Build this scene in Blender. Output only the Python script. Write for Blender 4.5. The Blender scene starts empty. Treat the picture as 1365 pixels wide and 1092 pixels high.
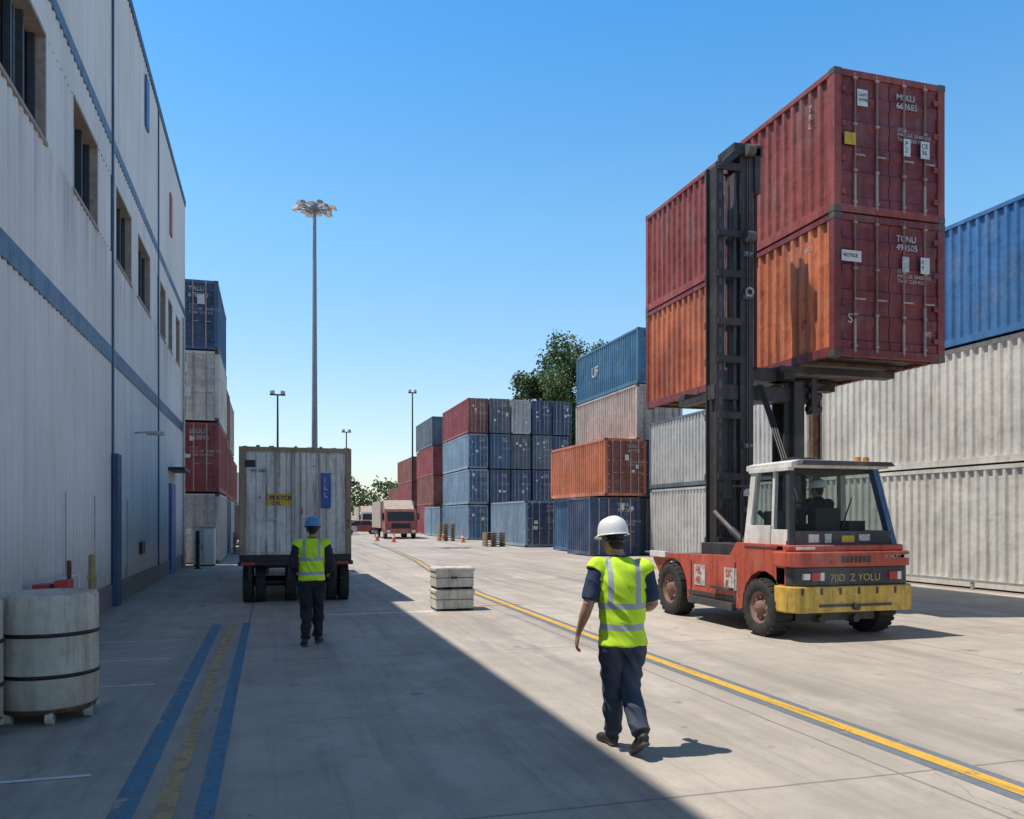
import bpy, math, random
from mathutils import Vector, Matrix, noise, kdtree
random.seed(7)
S=bpy.context.scene
COL=S.collection
# ------------------------------------------------------------ materials
def newmat(name):
    m=bpy.data.materials.new(name); m.use_nodes=True
    nt=m.node_tree; b=nt.nodes['Principled BSDF']; return m,nt,b
def N(nt,t,**k):
    n=nt.nodes.new(t)
    for a,v in k.items(): setattr(n,a,v)
    return n
def mathn(nt,op,a,b=None,clamp=False):
    n=N(nt,'ShaderNodeMath',operation=op); n.use_clamp=clamp
    for i,v in enumerate((a,b)):
        if v is None: continue
        if isinstance(v,(int,float)): n.inputs[i].default_value=v
        else: nt.links.new(v,n.inputs[i])
    return n.outputs[0]
def mix(nt,fac,a,b,mode='MIX'):
    n=N(nt,'ShaderNodeMix',data_type='RGBA',blend_type=mode)
    for i,v in ((0,fac),(6,a),(7,b)):
        if isinstance(v,(int,float)): n.inputs[i].default_value=v
        elif isinstance(v,tuple): n.inputs[i].default_value=(*v[:3],1)
        else: nt.links.new(v,n.inputs[i])
    return n.outputs[2]
def noise_n(nt,scale,vec=None,detail=4,rough=.55,mapscale=None):
    if mapscale is not None or vec is None:
        g=N(nt,'ShaderNodeNewGeometry'); src=g.outputs['Position'] if vec is None else vec
        mp=N(nt,'ShaderNodeMapping'); nt.links.new(src,mp.inputs[0])
        if mapscale: mp.inputs['Scale'].default_value=mapscale
        vec=mp.outputs[0]
    n=N(nt,'ShaderNodeTexNoise'); n.inputs['Scale'].default_value=scale
    n.inputs['Detail'].default_value=detail; n.inputs['Roughness'].default_value=rough
    nt.links.new(vec,n.inputs['Vector']); return n.outputs['Fac']
def ramp(nt,fac,lo,hi,a=0,b=1):
    n=N(nt,'ShaderNodeMapRange'); n.clamp=True
    n.inputs[1].default_value=lo; n.inputs[2].default_value=hi
    n.inputs[3].default_value=a; n.inputs[4].default_value=b
    nt.links.new(fac,n.inputs[0]); return n.outputs[0]
def bump(nt,b,h,strength,dist=.01):
    n=N(nt,'ShaderNodeBump'); n.inputs['Strength'].default_value=strength
    n.inputs['Distance'].default_value=dist
    nt.links.new(h,n.inputs['Height']); nt.links.new(n.outputs[0],b.inputs['Normal']); return n
_pc={}
def paint(col,wear=.35,rough=.5,rust=(.16,.06,.03),dirt=.3,metal=0,col2=None,yr=None):
    key=(col,wear,rough,rust,dirt,metal,col2,yr)
    if key in _pc: return _pc[key]
    m,nt,b=newmat('paint_%d'%len(_pc))
    big=noise_n(nt,.55,detail=4)
    streak=noise_n(nt,1.0,mapscale=(5,5,.45),detail=6,rough=.68)
    fine=noise_n(nt,7,detail=6,rough=.7)
    spots=noise_n(nt,2.3,mapscale=(1.6,1.6,.9),detail=8,rough=.72)
    fade=tuple(min(1,c*1.25+.035) for c in col); dark=tuple(c*.5 for c in col)
    base=col
    if col2:
        g=N(nt,'ShaderNodeNewGeometry'); sp=N(nt,'ShaderNodeSeparateXYZ'); nt.links.new(g.outputs['Position'],sp.inputs[0])
        yy=mathn(nt,'ADD',sp.outputs[1],mathn(nt,'MULTIPLY',mathn(nt,'SUBTRACT',streak,.5),4))
        base=mix(nt,ramp(nt,yy,yr[0],yr[1]),col,col2)
    c=mix(nt,ramp(nt,big,.38,.66,0,.85),base,fade)
    c=mix(nt,ramp(nt,streak,.47,.71,0,min(1,dirt*2.5)),c,dark)
    c=mix(nt,ramp(nt,fine,.45,.75,0,dirt*1.3),c,dark)
    lo=.730-.16*wear
    c=mix(nt,ramp(nt,spots,lo,lo+.05,0,min(1,wear*2)),c,rust)
    if wear>.3:
        rs=noise_n(nt,1.0,mapscale=(9,9,.7),detail=7,rough=.7)
        c=mix(nt,ramp(nt,rs,.56,.68,0,min(1,wear*1.4)),c,rust)
        sc=noise_n(nt,14,mapscale=(1,1,.6),detail=8,rough=.75)
        c=mix(nt,ramp(nt,sc,.62,.66,0,wear*1.2),c,tuple(min(1,x*1.5+.08) for x in col))
        du=noise_n(nt,1.0,mapscale=(1.1,1.1,.8),detail=7,rough=.65)
        c=mix(nt,ramp(nt,du,.52,.75,0,.35),c,(.30,.26,.22))
    nt.links.new(c,b.inputs['Base Color'])
    r=ramp(nt,fine,.3,.8,rough-.05,rough+.25); nt.links.new(r,b.inputs['Roughness'])
    b.inputs['Metallic'].default_value=metal
    b1=bump(nt,b,fine,.25,.012)
    if wear>.3:
        b2=N(nt,'ShaderNodeBump'); b2.inputs['Strength'].default_value=.7; b2.inputs['Distance'].default_value=.06
        nt.links.new(noise_n(nt,1.6,detail=3,rough=.5),b2.inputs['Height']); nt.links.new(b2.outputs[0],b1.inputs['Normal'])
    _pc[key]=m; return m
def plain(name,col,rough=.6,metal=0,var=.25,scale=9,bmp=.1):
    m,nt,b=newmat(name)
    f=noise_n(nt,scale,detail=5,rough=.65)
    c=mix(nt,ramp(nt,f,.35,.7),tuple(x*(1-var) for x in col),tuple(min(1,x*(1+var)) for x in col))
    nt.links.new(c,b.inputs['Base Color']); b.inputs['Roughness'].default_value=rough
    b.inputs['Metallic'].default_value=metal
    bump(nt,b,f,bmp,.01); return m
STEEL=plain('galvanised_steel',(.42,.41,.39),.45,.5)
DARK=plain('dark_steel',(.022,.022,.025),.5,.2,.5,4)
RUBBER=plain('tyre_rubber',(.030,.028,.026),.85,0,.5,14)
BLACKP=plain('black_plastic',(.018,.018,.02),.45)
WHITE=plain('white_paint',(.72,.71,.68),.45,0,.12,3)
LABEL=plain('label_white',(.66,.66,.63),.6,0,.2,20)
INK=plain('label_ink',(.03,.03,.05),.7)
STEN=plain('stencil_white',(.50,.49,.47),.6,0,.4,9)
YEL=paint((.62,.40,.03),.5,.5)
RUST=plain('rusty_steel',(.13,.065,.035),.85,0,.5,5)
def glass(name,tint=(.03,.045,.05),tr=.45):
    m,nt,b=newmat(name)
    out=nt.nodes['Material Output']; 
    b.inputs['Base Color'].default_value=(*tint,1); b.inputs['Roughness'].default_value=.04
    t=N(nt,'ShaderNodeBsdfTransparent'); t.inputs[0].default_value=(.78,.86,.86,1)
    mx=N(nt,'ShaderNodeMixShader'); mx.inputs[0].default_value=tr
    nt.links.new(b.outputs[0],mx.inputs[1]); nt.links.new(t.outputs[0],mx.inputs[2]); nt.links.new(mx.outputs[0],out.inputs[0])
    return m
GLASS=glass('cab_glass',(.02,.03,.035),.80)
WGLASS=glass('window_glass',(.02,.025,.03),.0)
# ------------------------------------------------------------ mesh builder
class MB:
    def __init__(s,origin=(0,0,0)):
        s.v=[];s.f=[];s.m=[];s.s=[];s.mats=[];s.o=Vector(origin)
    def mi(s,mat):
        if mat not in s.mats: s.mats.append(mat)
        return s.mats.index(mat)
    def add(s,vs,fs,mat,smooth=False):
        b=len(s.v); k=s.mi(mat)
        s.v+= [tuple(Vector(p)-s.o) for p in vs]
        for f in fs: s.f.append(tuple(b+i for i in f)); s.m.append(k); s.s.append(smooth)
    def box(s,x0,x1,y0,y1,z0,z1,mat):
        s.hexa([(x0,y0,z0),(x1,y0,z0),(x1,y1,z0),(x0,y1,z0),(x0,y0,z1),(x1,y0,z1),(x1,y1,z1),(x0,y1,z1)],mat)
    def hexa(s,p,mat):
        s.add(p,[(3,2,1,0),(4,5,6,7),(0,1,5,4),(1,2,6,5),(2,3,7,6),(3,0,4,7)],mat)
    def cyl(s,p0,p1,r0,mat,r1=None,n=14,caps=True):
        r1=r0 if r1 is None else r1
        p0=Vector(p0);p1=Vector(p1);t=(p1-p0).normalized()
        a=t.orthogonal().normalized(); b=t.cross(a)
        vs=[]
        for p,r in((p0,r0),(p1,r1)):
            for i in range(n):
                w=2*math.pi*i/n; vs.append(p+a*math.cos(w)*r+b*math.sin(w)*r)
        s.add(vs,[(i,(i+1)%n,n+(i+1)%n,n+i) for i in range(n)],mat,True)
        if caps:
            s.add(vs,[tuple(range(n-1,-1,-1)),tuple(range(n,2*n))],mat)
    def lathe(s,c,prof,axis,mat,n=32):
        c=Vector(c);t=Vector(axis).normalized();a=t.orthogonal().normalized();b=t.cross(a)
        vs=[];fs=[]
        for r,h in prof:
            for i in range(n):
                w=2*math.pi*i/n; vs.append(c+t*h+a*math.cos(w)*r+b*math.sin(w)*r)
        for j in range(len(prof)-1):
            for i in range(n):
                fs.append((j*n+i,j*n+(i+1)%n,(j+1)*n+(i+1)%n,(j+1)*n+i))
        s.add(vs,fs,mat,True)
    def prism(s,poly,axis,a0,a1,mat):
        def P(u,v,w):
            return {'x':(w,u,v),'y':(u,w,v),'z':(u,v,w)}[axis]
        n=len(poly)
        vs=[P(u,v,a0) for u,v in poly]+[P(u,v,a1) for u,v in poly]
        s.add(vs,[tuple(range(n-1,-1,-1)),tuple(range(n,2*n))]+[(i,(i+1)%n,n+(i+1)%n,n+i) for i in range(n)],mat)
    def out(s,name,parent=None,bevel=0,recalc=True,local=False):
        me=bpy.data.meshes.new(name); me.from_pydata(s.v,[],s.f)
        for m in s.mats: me.materials.append(m)
        me.polygons.foreach_set('material_index',s.m); me.polygons.foreach_set('use_smooth',s.s)
        if recalc:
            import bmesh
            bm=bmesh.new(); bm.from_mesh(me); bmesh.ops.recalc_face_normals(bm,faces=bm.faces); bm.to_mesh(me); bm.free()
        me.update()
        o=bpy.data.objects.new(name,me); COL.objects.link(o); o.location=s.o
        if parent: 
            o.parent=parent; o.location=(0,0,0) if local else s.o-Vector(parent.location)
        if bevel:
            b=o.modifiers.new('bevel','BEVEL'); b.width=bevel; b.segments=2; b.limit_method='ANGLE'; b.angle_limit=math.radians(40); b.harden_normals=False
        return o
def empty(name,loc=(0,0,0)):
    e=bpy.data.objects.new(name,None); COL.objects.link(e); e.location=loc; return e
def text(parent,s,loc,size,mat,face='door',name='stencil_text',sx=1,bold=.0):
    c=bpy.data.curves.new(name,'FONT'); c.body=s; c.size=size; c.extrude=.001; c.offset=bold
    c.materials.append(mat); o=bpy.data.objects.new(name,c); COL.objects.link(o)
    o.parent=parent; o.location=loc; o.scale=(sx,1,1)
    o.rotation_euler={'door':(math.pi/2,0,0),'side':(math.pi/2,0,-math.pi/2),'wallx':(math.pi/2,0,math.pi/2)}[face]
    return o
# ------------------------------------------------------------ containers
def corr(mb,axis_x,y0,y1,z0,z1,depth,mat,pitch=.28,sgn=-1):
    n=max(2,round((y1-y0)/pitch)); p=(y1-y0)/n
    pts=[]
    for i in range(n):
        a=y0+i*p
        pts+=[(a,0),(a+.26*p,0),(a+.42*p,1),(a+.84*p,1)]
    pts.append((y1,0))
    vs=[];fs=[]
    for y,k in pts:
        x=axis_x-sgn*depth*k
        vs+=[(x,y,z0),(x,y,z1)]
    for i in range(len(pts)-1): fs.append((2*i,2*i+2,2*i+3,2*i+1))
    mb.add(vs,fs,mat)
def code():
    return random.choice(['TRLU','MSKU','CAXU','GESU','TCNU','HLXU','SEGU'])
def container(x,y,z,w,l,h,side,door=None,detail=1,labels=True,frame=None,txt=None,dtxt=None):
    door=door or side; frame=frame or side
    if detail<2: x+=random.uniform(-.04,.04); y+=random.uniform(-.10,.10)
    mb=MB((x,y,z)); X1=x+w;Y1=y+l;Z1=z+h; pw=.13*min(1,w/2.4)+.02
    for a in (x,X1-pw):
        for b in (y,Y1-pw):
            mb.box(a,a+pw,b,b+pw,z+.12,Z1-.12,frame)
            mb.box(a-.006,a+pw+.006,b-.006,b+pw+.006,z+.004,z+.12,CAST)
            mb.box(a-.006,a+pw+.006,b-.006,b+pw+.006,Z1-.12,Z1-.002,CAST)
    for a in (x+.004,X1-.084):
        mb.box(a,a+.08,y+pw,Y1-pw,z+.03,z+.2,frame)
        mb.box(a,a+.08,y+pw,Y1-pw,Z1-.11,Z1-.01,frame)
    pitch=.28 if detail else .4
    corr(mb,x+.015,y+pw,Y1-pw,z+.2,Z1-.11,.058,side,pitch,-1)
    corr(mb,X1-.015,y+pw,Y1-pw,z+.2,Z1-.11,.058,side,pitch,1)
    mb.box(x+.09,X1-.09,y+.1,Y1-.1,Z1-.09,Z1-.04,side)
    mb.box(x+.09,X1-.09,y+.1,Y1-.1,z+.09,z+.15,DARK)
    if detail>1:
        k=int(l/.6)
        for i in range(k):
            yy=y+.3+i*l/k; mb.box(x+.09,X1-.09,yy,yy+.07,z+.035,z+.088,RUST)
    mb.box(x+pw,X1-pw,Y1-.08,Y1-.04,z+.1,Z1-.1,door)
    mb.box(x+pw,X1-pw,y+.006,y+.09,z+.02,z+.16,frame)
    mb.box(x+pw,X1-pw,y+.006,y+.09,Z1-.13,Z1-.01,frame)
    mid=(x+X1)/2
    for a,b in ((x+pw+.01,mid-.008),(mid+.008,X1-pw-.01)):
        nr=5; zz0=z+.17; zz1=Z1-.14; rh=(zz1-zz0)/nr
        prof=[(y+.03,zz0)]
        for i in range(nr):
            c=zz0+i*rh
            prof+=[(y+.03,c+.02),(y+.03,c+rh*.30),(y+.055,c+rh*.36),(y+.055,c+rh*.88),(y+.03,c+rh*.94)]
        prof+=[(y+.03,zz1)]
        vs=[];fs=[]
        for py,pz in prof: vs+=[(a,py,pz),(b,py,pz)]
        for i in range(len(prof)-1): fs.append((2*i,2*i+1,2*i+3,2*i+2))
        mb.add(vs,fs,door)
        mb.box(a,b,y+.057,y+.07,zz0,zz1,door)
        if detail:
            for t in (.27,.72):
                cx=a+(b-a)*t
                mb.cyl((cx,y+.004,z+.06),(cx,y+.004,Z1-.06),.023 if detail>1 else .026,RODW if detail<2 else RODM,n=8)
                if detail>1: mb.cyl((cx,y+.003,z+.1),(cx,y+.003,z+h*random.uniform(.25,.4)),.026,RODW,n=8)
                for zz in (.08,.3,.62,.94):
                    mb.box(cx-.055,cx+.055,y-.008,y+.03,z+h*zz-.03,z+h*zz+.03,frame)
                    if detail>1: mb.box(cx-.035,cx+.035,y-.026,y-.009,z+h*zz-.02,z+h*zz+.02,RODW)
                mb.box(cx-.03,cx+.20*w/2.4,y-.03,y-.018,z+h*.40,z+h*.40+.035,RODW)
            for zz in (.15,.38,.62,.86):
                xx=a if a<mid-.3 else b-.09
                mb.box(xx,xx+.09,y-.004,y+.03,z+h*zz-.05,z+h*zz+.05,frame)
    if detail==1 and labels:
        # small placards on the doors
        for k in range(random.randint(2,4)):
            px=x+w*random.uniform(.15,.8); pz=z+h*random.uniform(.3,.8); pw_=w*random.uniform(.06,.12)
            mb.box(px,px+pw_,y-.014,y-.01,pz,pz+pw_*random.uniform(.7,1.5),LABEL)
    o=mb.out('shipping_container',bevel=.006 if detail>1 else 0)
    if labels:
        dt=dtxt or [(code()+' %d'%random.randint(100000,999999)),'22G1','MAX.GR 30480 KG','TARE 2230 KG','CU.CAP 33.1']
        s=.13*w/2.4 if detail>1 else .2*w/2.4
        text(o,dt[0][:4]+'\n'+dt[0][5:],(w*.55,-.0,h*.84),s*1.2,STEN,bold=.002)
        text(o,'\n'.join(dt[1:4]),(w*.56,-.0,h*.62),s*.7,STEN)
    if txt: 
        for t,ty,tz,ts in txt: text(o,t,(.008,ty,tz),ts,STEN,'side',bold=ts*.01)
    return o
CAST=paint((.10,.075,.065),.5,.6)
RODM=paint((.27,.12,.09),.6,.5); RODW=paint((.38,.32,.28),.7,.5)
maroon=paint((.31,.058,.042),.6,.5,(.12,.04,.028),.35); maroonD=paint((.20,.034,.034),.6,.5,(.11,.04,.03),dirt=.4)
orangeS=paint((.62,.18,.065),.6,.5,(.2,.055,.03),.4,0,(.36,.085,.045),(12.8,15.4)); orange=paint((.55,.165,.07),.55,.5)
whiteC=paint((.58,.56,.50),.4,.55,(.34,.26,.17),.16); greyC=paint((.47,.46,.43),.5,.55,(.24,.15,.09),.25)
blueR=paint((.035,.15,.34),.32,.45,(.12,.07,.05),.25); navy=paint((.030,.065,.14),.5,.5); blueM=paint((.035,.11,.21),.5,.5)
blueL=paint((.22,.31,.39),.55,.55); redC=paint((.27,.042,.045),.5,.5); beige=paint((.45,.37,.31),.45,.6)
tealC=paint((.04,.15,.25),.4,.5); brownR=paint((.22,.07,.05),.55,.55); slate=paint((.10,.13,.16),.55,.55)
# ------------------------------------------------------------ ground
def ground():
    m,nt,b=newmat('concrete_ground')
    g=N(nt,'ShaderNodeNewGeometry'); sp=N(nt,'ShaderNodeSeparateXYZ'); nt.links.new(g.outputs['Position'],sp.inputs[0])
    big=noise_n(nt,.22,detail=6,rough=.6); med=noise_n(nt,1.3,detail=8,rough=.7); fine=noise_n(nt,28,detail=6,rough=.75)
    lane=noise_n(nt,1.0,mapscale=(1.5,.06,1),detail=7,rough=.65)
    lane2=noise_n(nt,1.0,mapscale=(5,.25,1),detail=7,rough=.7)
    c=mix(nt,ramp(nt,big,.35,.65),(.42,.36,.295),(.59,.515,.43))
    c=mix(nt,ramp(nt,med,.42,.70,0,.7),c,(.31,.27,.23))
    c=mix(nt,ramp(nt,lane,.48,.68,0,.8),c,(.22,.20,.18))
    c=mix(nt,ramp(nt,lane2,.53,.72,0,.65),c,(.25,.23,.20))
    pale=noise_n(nt,.9,mapscale=(1,.45,1),detail=9,rough=.72)
    c=mix(nt,ramp(nt,pale,.53,.66,0,.55),c,(.65,.58,.49))
    c=mix(nt,ramp(nt,fine,.3,.75,0,.5),c,(.27,.245,.215))
    spots=noise_n(nt,1.7,detail=2,rough=.4)
    c=mix(nt,ramp(nt,spots,.71,.75,0,.65),c,(.12,.11,.10))
    sp2=noise_n(nt,6,detail=3,rough=.5)
    c=mix(nt,ramp(nt,sp2,.72,.75,0,.55),c,(.12,.11,.10))
    wob=mathn(nt,'MULTIPLY',mathn(nt,'SUBTRACT',noise_n(nt,3.0,detail=3),.5),.03)
    def joint(o,period,off,wd):
        v=mathn(nt,'ADD',mathn(nt,'ADD',o,off),wob)
        pp=mathn(nt,'PINGPONG',v,period/2)
        return ramp(nt,pp,wd*.4,wd,1,0)
    j=mathn(nt,'MAXIMUM',joint(sp.outputs[0],4.6,.35,.018),joint(sp.outputs[1],6.0,1.2,.018))
    sx=mathn(nt,'FLOOR',mathn(nt,'DIVIDE',mathn(nt,'ADD',sp.outputs[0],.35),4.6)); sy=mathn(nt,'FLOOR',mathn(nt,'DIVIDE',mathn(nt,'ADD',sp.outputs[1],1.2),6.0))
    cb=N(nt,'ShaderNodeCombineXYZ'); nt.links.new(sx,cb.inputs[0]); nt.links.new(sy,cb.inputs[1])
    wn=N(nt,'ShaderNodeTexWhiteNoise'); nt.links.new(cb.outputs[0],wn.inputs['Vector'])
    c=mix(nt,ramp(nt,wn.outputs['Value'],0,1,0,.25),c,(.26,.235,.205))
    vo=N(nt,'ShaderNodeTexVoronoi',feature='DISTANCE_TO_EDGE'); vo.inputs['Scale'].default_value=.22
    wv=N(nt,'ShaderNodeVectorMath',operation='ADD'); nn=N(nt,'ShaderNodeTexNoise'); nn.inputs['Scale'].default_value=1.5; nn.inputs['Detail'].default_value=6
    nt.links.new(g.outputs['Position'],nn.inputs['Vector']); nt.links.new(g.outputs['Position'],wv.inputs[0]); nt.links.new(nn.outputs['Color'],wv.inputs[1]); nt.links.new(wv.outputs[0],vo.inputs['Vector'])
    cr=mathn(nt,'MULTIPLY',ramp(nt,vo.outputs['Distance'],.001,.004,1,0),ramp(nt,big,.45,.55,0,.7))
    j=mathn(nt,'MAXIMUM',j,cr)
    c=mix(nt,mathn(nt,'MULTIPLY',j,.65),c,(.12,.11,.10))
    nt.links.new(c,b.inputs['Base Color'])
    nt.links.new(ramp(nt,med,.3,.7,.6,.85),b.inputs['Roughness'])
    h=mathn(nt,'SUBTRACT',mathn(nt,'MULTIPLY',fine,.35),j); bump(nt,b,h,.4,.01)
    mb=MB(); mb.add([(-2500,-1500,0),(2500,-1500,0),(2500,4000,0),(-2500,4000,0)],[(0,1,2,3)],m); mb.out('ground',recalc=False)
ground()
def linemat(name,col,wear):
    m,nt,b=newmat(name); out=nt.nodes['Material Output']
    f=noise_n(nt,5,detail=9,rough=.75); f2=noise_n(nt,1.0,mapscale=(9,.8,1),detail=5)
    c=mix(nt,ramp(nt,f,.35,.7),tuple(x*.7 for x in col),col); nt.links.new(c,b.inputs['Base Color']); b.inputs['Roughness'].default_value=.65
    t=N(nt,'ShaderNodeBsdfTransparent'); mx=N(nt,'ShaderNodeMixShader')
    a=mathn(nt,'ADD',ramp(nt,f,wear,wear+.12,.08,.85),ramp(nt,f2,.53,.73,0,.45),True)
    nt.links.new(a,mx.inputs[0]); nt.links.new(b.outputs[0],mx.inputs[1]); nt.links.new(t.outputs[0],mx.inputs[2]); nt.links.new(mx.outputs[0],out.inputs[0])
    return m
L_Y=linemat('line_yellow',(.85,.50,.07),.55); L_B=linemat('line_blue',(.09,.27,.42),.50); L_G=linemat('line_greyblue',(.19,.235,.28),.52); L_W=linemat('line_white',(.88,.88,.86),.56)
L_O=linemat('line_ochre',(.62,.43,.20),.50)
def strip(name,pts,w,z,mat):
    mb=MB((pts[0][0],pts[0][1],0)); vs=[];fs=[]
    for i,(x,y) in enumerate(pts):
        a=Vector(pts[max(0,i-1)]);b=Vector(pts[min(len(pts)-1,i+1)]); t=(b-a).normalized(); n=Vector((t.y,-t.x))
        vs+=[(x-n.x*w/2,y-n.y*w/2,z),(x+n.x*w/2,y+n.y*w/2,z)]
    for i in range(len(pts)-1): fs.append((2*i,2*i+1,2*i+3,2*i+2))
    mb.add(vs,fs,mat); return mb.out(name,recalc=False)
yl=[(4.75,-3),(4.72,5),(4.66,12),(4.72,19),(5.2,27),(5.85,34),(6.4,44),(6.9,58)]
strip('road_marking',yl,.34,.004,L_G); strip('road_marking',yl[:6],.14,.008,L_Y); strip('road_marking',[(5.86,34.2),(6.4,44),(6.8,54)],.09,.008,L_Y)
strip('road_marking',[(-.88,-2),(-.86,14.7)],.15,.004,L_B); strip('road_marking',[(-.625,-2),(-.625,14.6)],.12,.004,L_O); strip('road_marking',[(-.385,-2),(-.385,14.8)],.12,.004,L_B)
for y in (6.33,9.6,11.3,13.0): strip('road_marking',[(-3.0,y),(-1.2,y+.02)],.055,.004,L_W)
strip('road_marking',[(1.0,15.6),(3.0,15.6)],.14,.004,L_W); strip('road_marking',[(3.9,16.3),(5.0,16.4)],.08,.012,L_Y)
strip('road_marking',[(6.8,5.0),(16,7.8)],.05,.004,L_W)
# ------------------------------------------------------------ warehouse
def warehouse():
    bx=-3.1
    e=empty('warehouse_building',(bx,12,0))
    m,nt,b=newmat('wall_cladding')
    g=N(nt,'ShaderNodeNewGeometry'); sp=N(nt,'ShaderNodeSeparateXYZ'); nt.links.new(g.outputs['Position'],sp.inputs[0])
    st=noise_n(nt,1.0,mapscale=(3,3,.18),detail=6,rough=.68); big=noise_n(nt,.4,detail=4); fi=noise_n(nt,6,detail=6,rough=.7)
    c=mix(nt,ramp(nt,big,.35,.65),(.68,.665,.64),(.78,.765,.74))
    c=mix(nt,ramp(nt,st,.48,.75,0,.5),c,(.46,.43,.39))
    low=ramp(nt,sp.outputs[2],0,1.8,1,0); c=mix(nt,mathn(nt,'MULTIPLY',mathn(nt,'MULTIPLY',low,fi),1.25,True),c,(.26,.235,.20))
    und=mathn(nt,'MULTIPLY',ramp(nt,sp.outputs[2],5.9,7.2,0,1),mathn(nt,'LESS_THAN',sp.outputs[2],7.2))
    c=mix(nt,mathn(nt,'MULTIPLY',und,ramp(nt,st,.42,.62,0,.5)),c,(.36,.31,.26))
    nt.links.new(c,b.inputs['Base Color']); b.inputs['Roughness'].default_value=.55; bump(nt,b,fi,.08)
    wall=m; blue=paint((.085,.15,.24),.2,.5); blued=paint((.04,.08,.15),.2,.5); reveal=plain('window_reveal',(.36,.30,.25),.7); concrete=plain('plinth',(.25,.24,.22),.85)
    Y0,Y1,H=-14,33.4,13.7
    mb=MB((bx,12,0))
    mb.box(-30,bx-.36,Y0,Y1-.02,.0,H-.2,wall)
    wins=[(10.9,13.3),(15.0,17.0),(18.9,20.9),(21.9,24.0),(26.1,27.4),(28.1,29.2),(30.3,31.5),(5.5,8.6),(0,3)]
    wins.sort(); W0,W1=7.2,8.75
    def seg(y0,y1,z0,z1): corr(mb,bx,y0,y1,z0,z1,.03,wall,.24,1)
    seg(Y0,Y1,.45,4.95); seg(Y0,Y1,5.25,W0); seg(Y0,Y1,W1,9.38); seg(Y0,Y1,9.58,H-.15)
    last=Y0
    for a,c_ in wins: seg(last,a,W0,W1); last=c_
    seg(last,Y1,W0,W1)
    mb.box(bx-.34,bx+.03,Y0,Y1,0,.45,concrete)
    mb.box(bx-.1,bx+.015,Y0,Y1,4.94,5.26,blue); mb.box(bx-.1,bx+.012,Y0,Y1,9.37,9.59,blue)
    mb.box(-30,bx+.03,Y0-.02,Y1+.03,H-.15,H+.05,blued)
    mb.box(bx-.36,bx-.0,Y1-.02,Y1+.004,.0,H-.15,wall)
    mb.out('walls',e)
    mb=MB((bx,12,0))
    for y in (18.45,25.6,11.0-6.5):
        mb.box(bx-.05,bx+.035,y-.05,y+.05,.45,H-.16,blued)
    mb.out('vertical_trim',e)
    bars=plain('blinds_grey',(.17,.18,.20),.6); frm=plain('window_frame_dark',(.05,.055,.065),.5)
    mb=MB((bx,12,0))
    for a,c_ in wins:
        mb.box(bx-.32,bx-.004,a-.002,a+.05,W0,W1,reveal); mb.box(bx-.32,bx-.004,c_-.05,c_+.002,W0,W1,reveal)
        mb.box(bx-.32,bx+.02,a-.03,c_+.03,W0-.05,W0+.01,reveal); mb.box(bx-.32,bx+.01,a+.05,c_-.05,W1-.05,W1+.003,reveal)
        mb.box(bx-.24,bx-.23,a+.05,c_-.05,W0+.01,W1-.05,WGLASS)
        k=max(2,int((c_-a)/.6))
        for i in range(k+1):
            y=a+.05+(c_-a-.17)*i/k; mb.box(bx-.22,bx-.13,y,y+.07,W0+.01,W1-.05,frm)
        for i in range(int((c_-a)/.14)):
            if random.random()<.45: y=a+.1+i*.14; mb.box(bx-.228,bx-.222,y,y+.12,W0+.01,W1-.05,bars)
        mb.box(bx-.218,bx-.15,a+.05,c_-.05,W0+.01,W0+.07,frm)
    mb.out('windows',e)
    mb=MB((bx,12,0)); bd=paint((.03,.12,.33),.2,.4)
    mb.box(bx+.036,bx+.13,18.3,18.75,.0,3.1,paint((.025,.06,.14),.2,.5))
    mb.box(bx+.002,bx+.07,28.2,29.5,.0,2.9,bd); mb.box(bx+.07,bx+.085,28.3,29.4,.1,2.8,bd)
    mb.box(bx+.002,bx+.05,23.0,23.5,11.9,13.2,bd); mb.box(bx+.002,bx+.04,28.4,28.9,10.9,12.2,paint((.3,.06,.05),.3))
    mb.box(bx+.002,bx+.06,22.1,22.7,.9,1.2,DARK); mb.box(bx+.002,bx+.5,28.0,30.0,3.3,3.4,DARK)
    mb.cyl((bx,21.4,3.82),(bx+.55,21.4,3.86),.02,STEEL); mb.box(bx+.25,bx+.65,21.3,21.5,3.78,3.86,STEEL)
    mb.cyl((bx+.1,31.9,.0),(bx+.1,31.9,9),.05,STEEL)
    for y in (14.2,16.4,20.0): mb.box(bx+.032,bx+.06,y,y+.14,.5,.72,STEEL); mb.cyl((bx+.045,y+.07,.72),(bx+.045,y+.07,2.2),.012,STEEL,n=6)
    mb.out('doors_and_fixtures',e)
warehouse()
def bollard(x,y,h,r,mat):
    mb=MB((x,y,0)); mb.cyl((x,y,0),(x,y,h),r,mat); mb.lathe((x,y,h),[(r,0),(r*.7,r*.5),(0.001,r*.6)],(0,0,1),mat,14)
    mb.cyl((x,y,0),(x,y,.03),r*1.8,mat); mb.box(x-r*1.2,x+r*1.2,y-r*1.2,y+r*1.2,h*.7,h*.7+.05,mat); mb.out('bollard')
bollard(-2.75,14.6,1.18,.05,paint((.36,.26,.10),.6,.6)); bollard(-2.72,12.9,1.18,.03,RUST)
bollard(-2.45,30.9,1.3,.07,DARK); bollard(-2.5,31.8,1.0,.06,YEL)
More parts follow.
